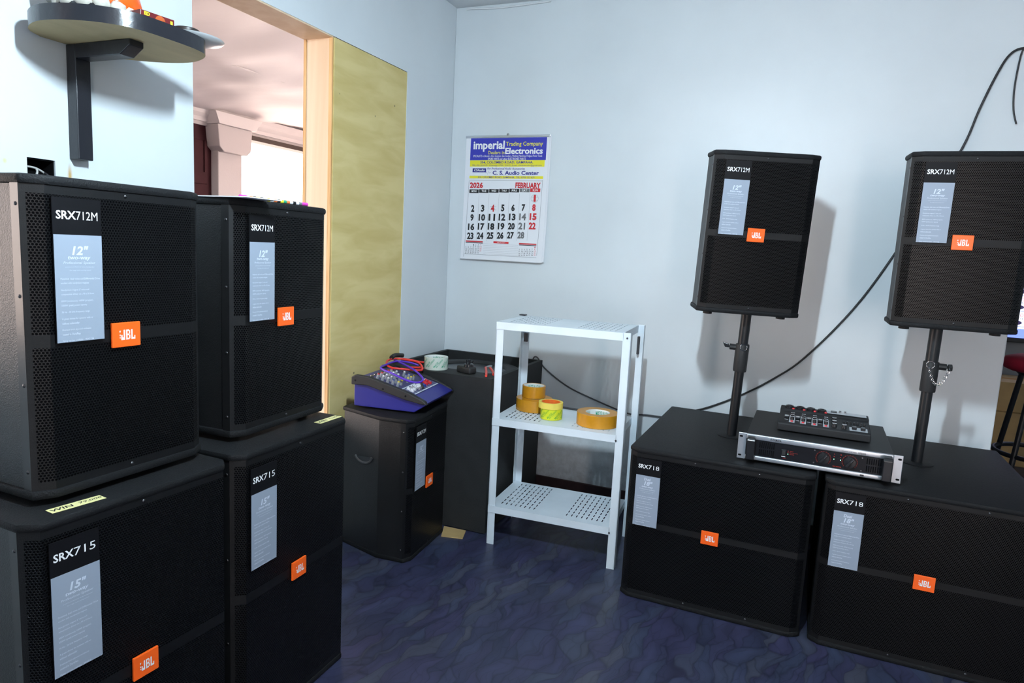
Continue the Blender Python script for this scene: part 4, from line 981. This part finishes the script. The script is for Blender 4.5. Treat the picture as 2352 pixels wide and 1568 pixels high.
# switch box recess with wires, stain
wb_ = empty('switch_recess', (-.03, -2.055, 1.29)); tag(wb_, 'open square wall recess with loose wires on the left wall', 'electrical box')
def rp_(mb, name, m, **k):
    o = mb.build(name, m, wb_, **k); o.matrix_parent_inverse = Matrix.Translation(-wb_.location); return o
rb = MB(); rb.box(-.0545, -.052, hy0 + .001, hy1 - .001, hz0 + .001, hz1 - .001).box(-.052, -.004, hy0 + .001, hy0 + .003, hz0 + .001, hz1 - .001).box(-.052, -.004, hy1 - .003, hy1 - .001, hz0 + .001, hz1 - .001).box(-.052, -.004, hy0 + .003, hy1 - .003, hz0 + .001, hz0 + .003).box(-.052, -.004, hy0 + .003, hy1 - .003, hz1 - .003, hz1 - .001)
rp_(rb, 'box_lining', 'hole')
rp_(MB().tube([(-.03, hy0 + .003, 1.348), (-.02, -2.06, 1.346), (-.02, -2.04, 1.338), (-.03, hy1 - .004, 1.330)], .0026, 7, 4), 'wire', 'white_wire', smooth=1.)
rp_(MB().tube([(-.02, -2.055, 1.345), (-.012, -2.058, 1.335), (-.012, -2.066, 1.318), (-.03, -2.07, 1.300)], .0026, 7, 4), 'wire', 'white_wire', smooth=1.)
rp_(MB().tube([(-.025, -2.036, 1.338), (-.012, -2.032, 1.330), (-.02, -2.028, 1.318), (-.03, -2.03, 1.300)], .003, 7, 4), 'wire', 'black_cable', smooth=1.)

# ------------------------------------------------------------------ things lying on the stacked loudspeakers
ZB = ZT + .5626
ps = MB().prism([(.30, -1.955), (.545, -1.962), (.553, -1.86), (.31, -1.845)], 0, .0022).build('paper_sheet', 'paper'); ps.location = (0, 0, ZB + .0005); tag(ps, 'white paper sheets lying on the second stacked loudspeaker', 'paper')
pen = empty('patterned_pen', (.487, -1.884, ZB + .0052)); tag(pen, 'slim pen with orange, yellow and black pattern and magenta ends', 'pen')
pe0, pe1 = Vector((.478, -1.915, ZB + .0052)), Vector((.470, -1.672, ZB + .0052))
def seg(a, b, r, m_, name):
    o = MB().cyl(pe0.lerp(pe1, a), pe0.lerp(pe1, b), r, 10).build(name, m_, pen, smooth=.8); o.matrix_parent_inverse = Matrix.Translation(-pen.location)
seg(0, .08, .0050, 'magenta', 'end_cap'); seg(.08, .11, .0046, 'knob_white', 'ring'); seg(.90, 1.0, .0050, 'magenta', 'end_cap')
cols = ['box_orange', 'ink_black', 'ink_yellow', 'ink_black', 'knob_white', 'ink_yellow', 'paper', 'box_orange', 'ink_black', 'ink_yellow', 'green_ink', 'box_orange', 'paper', 'ink_black', 'paper', 'ink_grey']
for i, m_ in enumerate(cols): seg(.11 + i * .79 / 16, (.11 + (i + 1) * .79 / 16), .0048, m_, 'pattern_band')
def sticker(c, rz, words, label):
    o = empty('price_sticker', (*c, .7203 + .0004), rz); tag(o, label, 'sticker')
    MB().box(-.046, .046, -.0115, .0115, 0, .0006).build('strip', 'sticker', o)
    t = MB(); a, b = words; t.text(a, -.043, -.006, -.006, .006, (0, 0, .0006), (1, 0, 0), (0, 1, 0), .0002, .015, .15); t.text(b, .004, .044, -.005, .005, (0, 0, .0006), (1, 0, 0), (0, 1, 0), .0002, .01, .2); t.build('handwriting', 'ink_black', o)
sticker((.540, -2.368), PI / 2 - .12, ('WIN', '79,000'), 'yellow handwritten price strip on the loudspeaker at the bottom left')
sticker((.534, -1.652), PI / 2 + .0, ('WIN', '72,000'), 'yellow handwritten price strip on the loudspeaker of the second stack')

# ------------------------------------------------------------------ cables on the back wall
w1 = MB().tube([(.49, -.0115, .50), (.508, -.0115, .66), (.532, -.0115, .684), (.575, -.0115, .634), (.691, -.012, .561), (.827, -.012, .513), (1.002, -.012, .466), (1.085, -.012, .470), (1.167, -.012, .471), (1.26, -.012, .47)], .0036, 8, 5).build('power_cable', 'grey_cable', smooth=1.)
tag(w1, 'grey cable sagging along the wall behind the white shelf', 'cable')
w2 = MB().tube([(1.22, -.008, .50), (1.34, -.008, .531), (1.503, -.008, .617), (1.639, -.008, .713), (1.751, -.008, .817), (1.912, -.008, 1.036), (2.031, -.008, 1.257), (2.13, -.008, 1.48), (2.22, -.008, 1.682), (2.259, -.008, 1.826), (2.299, -.008, 1.951), (2.331, -.008, 2.019), (2.371, -.008, 2.04), (2.44, -.008, 2.03)], .0042, 8, 5).build('power_cable', 'black_cable', smooth=1.)
tag(w2, 'long dark cable rising up the back wall behind the pole-mounted loudspeakers', 'cable')
w3 = MB().tube([(2.372, -.015, 2.036), (2.364, -.012, 2.01), (2.359, -.012, 1.902), (2.366, -.012, 1.82), (2.381, -.012, 1.768)], .003, 7, 5).build('cable_end', 'black_cable', smooth=1.)
tag(w3, 'short thin cable end hanging at the upper right of the wall', 'cable')

# ------------------------------------------------------------------ back area at the right
tv = empty('television', (3.45, 2.40, .80)); tag(tv, 'flat television with lit price list screen in the back area', 'television')
MB().box(-.56, .56, 0, .05, -.045, .64).build('bezel', 'tv_black', tv, bevel=.004)
scr = MB().box(-.54, .54, -.002, .004, -.012, .62).build('screen', 'screen', tv)
O, U, V = (0, -.002, 0), (1, 0, 0), (0, 0, 1)
MB().rect(-.54, .54, -.012, .05, O, U, V, .0005).build('screen_footer', 'screen_blue', scr)
t = MB(); td = MB(); tb = MB()
for r_ in range(5):
    z = .075 + r_ * .105
    for c in range(3):
        x = -.52 + c * .36; t.text('DMX CONTROLLER', x, x + .24, z + .055, z + .08, O, U, V, .0006, .0); td.text('DMX512', x + .10, x + .20, z + .038, z + .052, O, U, V, .0006)
        pts = [(x + .13 + .05 * math.cos(a), -.0026, z + .015 + .018 * math.sin(a)) for a in [2 * PI * i / 18 for i in range(18)]]
        td.add(pts, [tuple(range(18))])
    tb.rect(-.54, .54, z - .012, z - .008, O, U, V, .0006)
t.build('screen_text', 'screen_red', scr); td.build('screen_items', 'screen_dark', scr); tb.build('screen_rules', 'screen_blue', scr)
sx, sy = 2.915, 1.05
stl = empty('bar_stool', (sx, sy, 0)); tag(stl, 'bar stool with red padded seat and black splayed legs', 'stool')
MB().lathe([(0, .725), (.17, .725), (.195, .735), (.205, .76), (.195, .79), (.15, .805), (0, .808)], n=36).build('seat', 'red_seat', stl, smooth=2.)
MB().lathe([(0, .705), (.13, .705), (.15, .725), (0, .725)], n=28).build('seat_plate', 'pole', stl)
for a in (PI / 4, 3 * PI / 4, 5 * PI / 4, 7 * PI / 4):
    MB().cyl((.13 * math.cos(a), .13 * math.sin(a), .715), (.235 * math.cos(a), .235 * math.sin(a), .0), .013, 12).build('leg', 'pole', stl, smooth=.8)
MB().tube([(.19 * math.cos(a), .19 * math.sin(a), .30) for a in [2 * PI * i / 16 for i in range(16)]], .012, 8, 2, closed=True).build('foot_ring', 'pole', stl, smooth=1.)
def carton(c, s, label, rz=0.):
    o = empty('carton', c, rz); tag(o, label, 'carton', 'cardboard cartons in the back area'); w_, d_, h_ = s
    MB().box(-w_ / 2, w_ / 2, -d_ / 2, d_ / 2, 0, h_).build('box', 'cardboard', o, bevel=.003)
    MB().box(-w_ / 2 - .0005, w_ / 2 + .0005, -.025, .025, h_, h_ + .0008).build('tape_strip', 'tape_side', o)
    MB().box(-.03, .03, -d_ / 2 - .001, -d_ / 2, h_ * .55, h_ + .0005).build('tape_strip', 'tape_side', o)
carton((3.15, 2.18, 0), (.52, .40, .34), 'lower cardboard carton on the floor behind the red stool')
carton((3.17, 2.20, .342), (.50, .38, .19), 'upper cardboard carton stacked behind the red stool', .03)
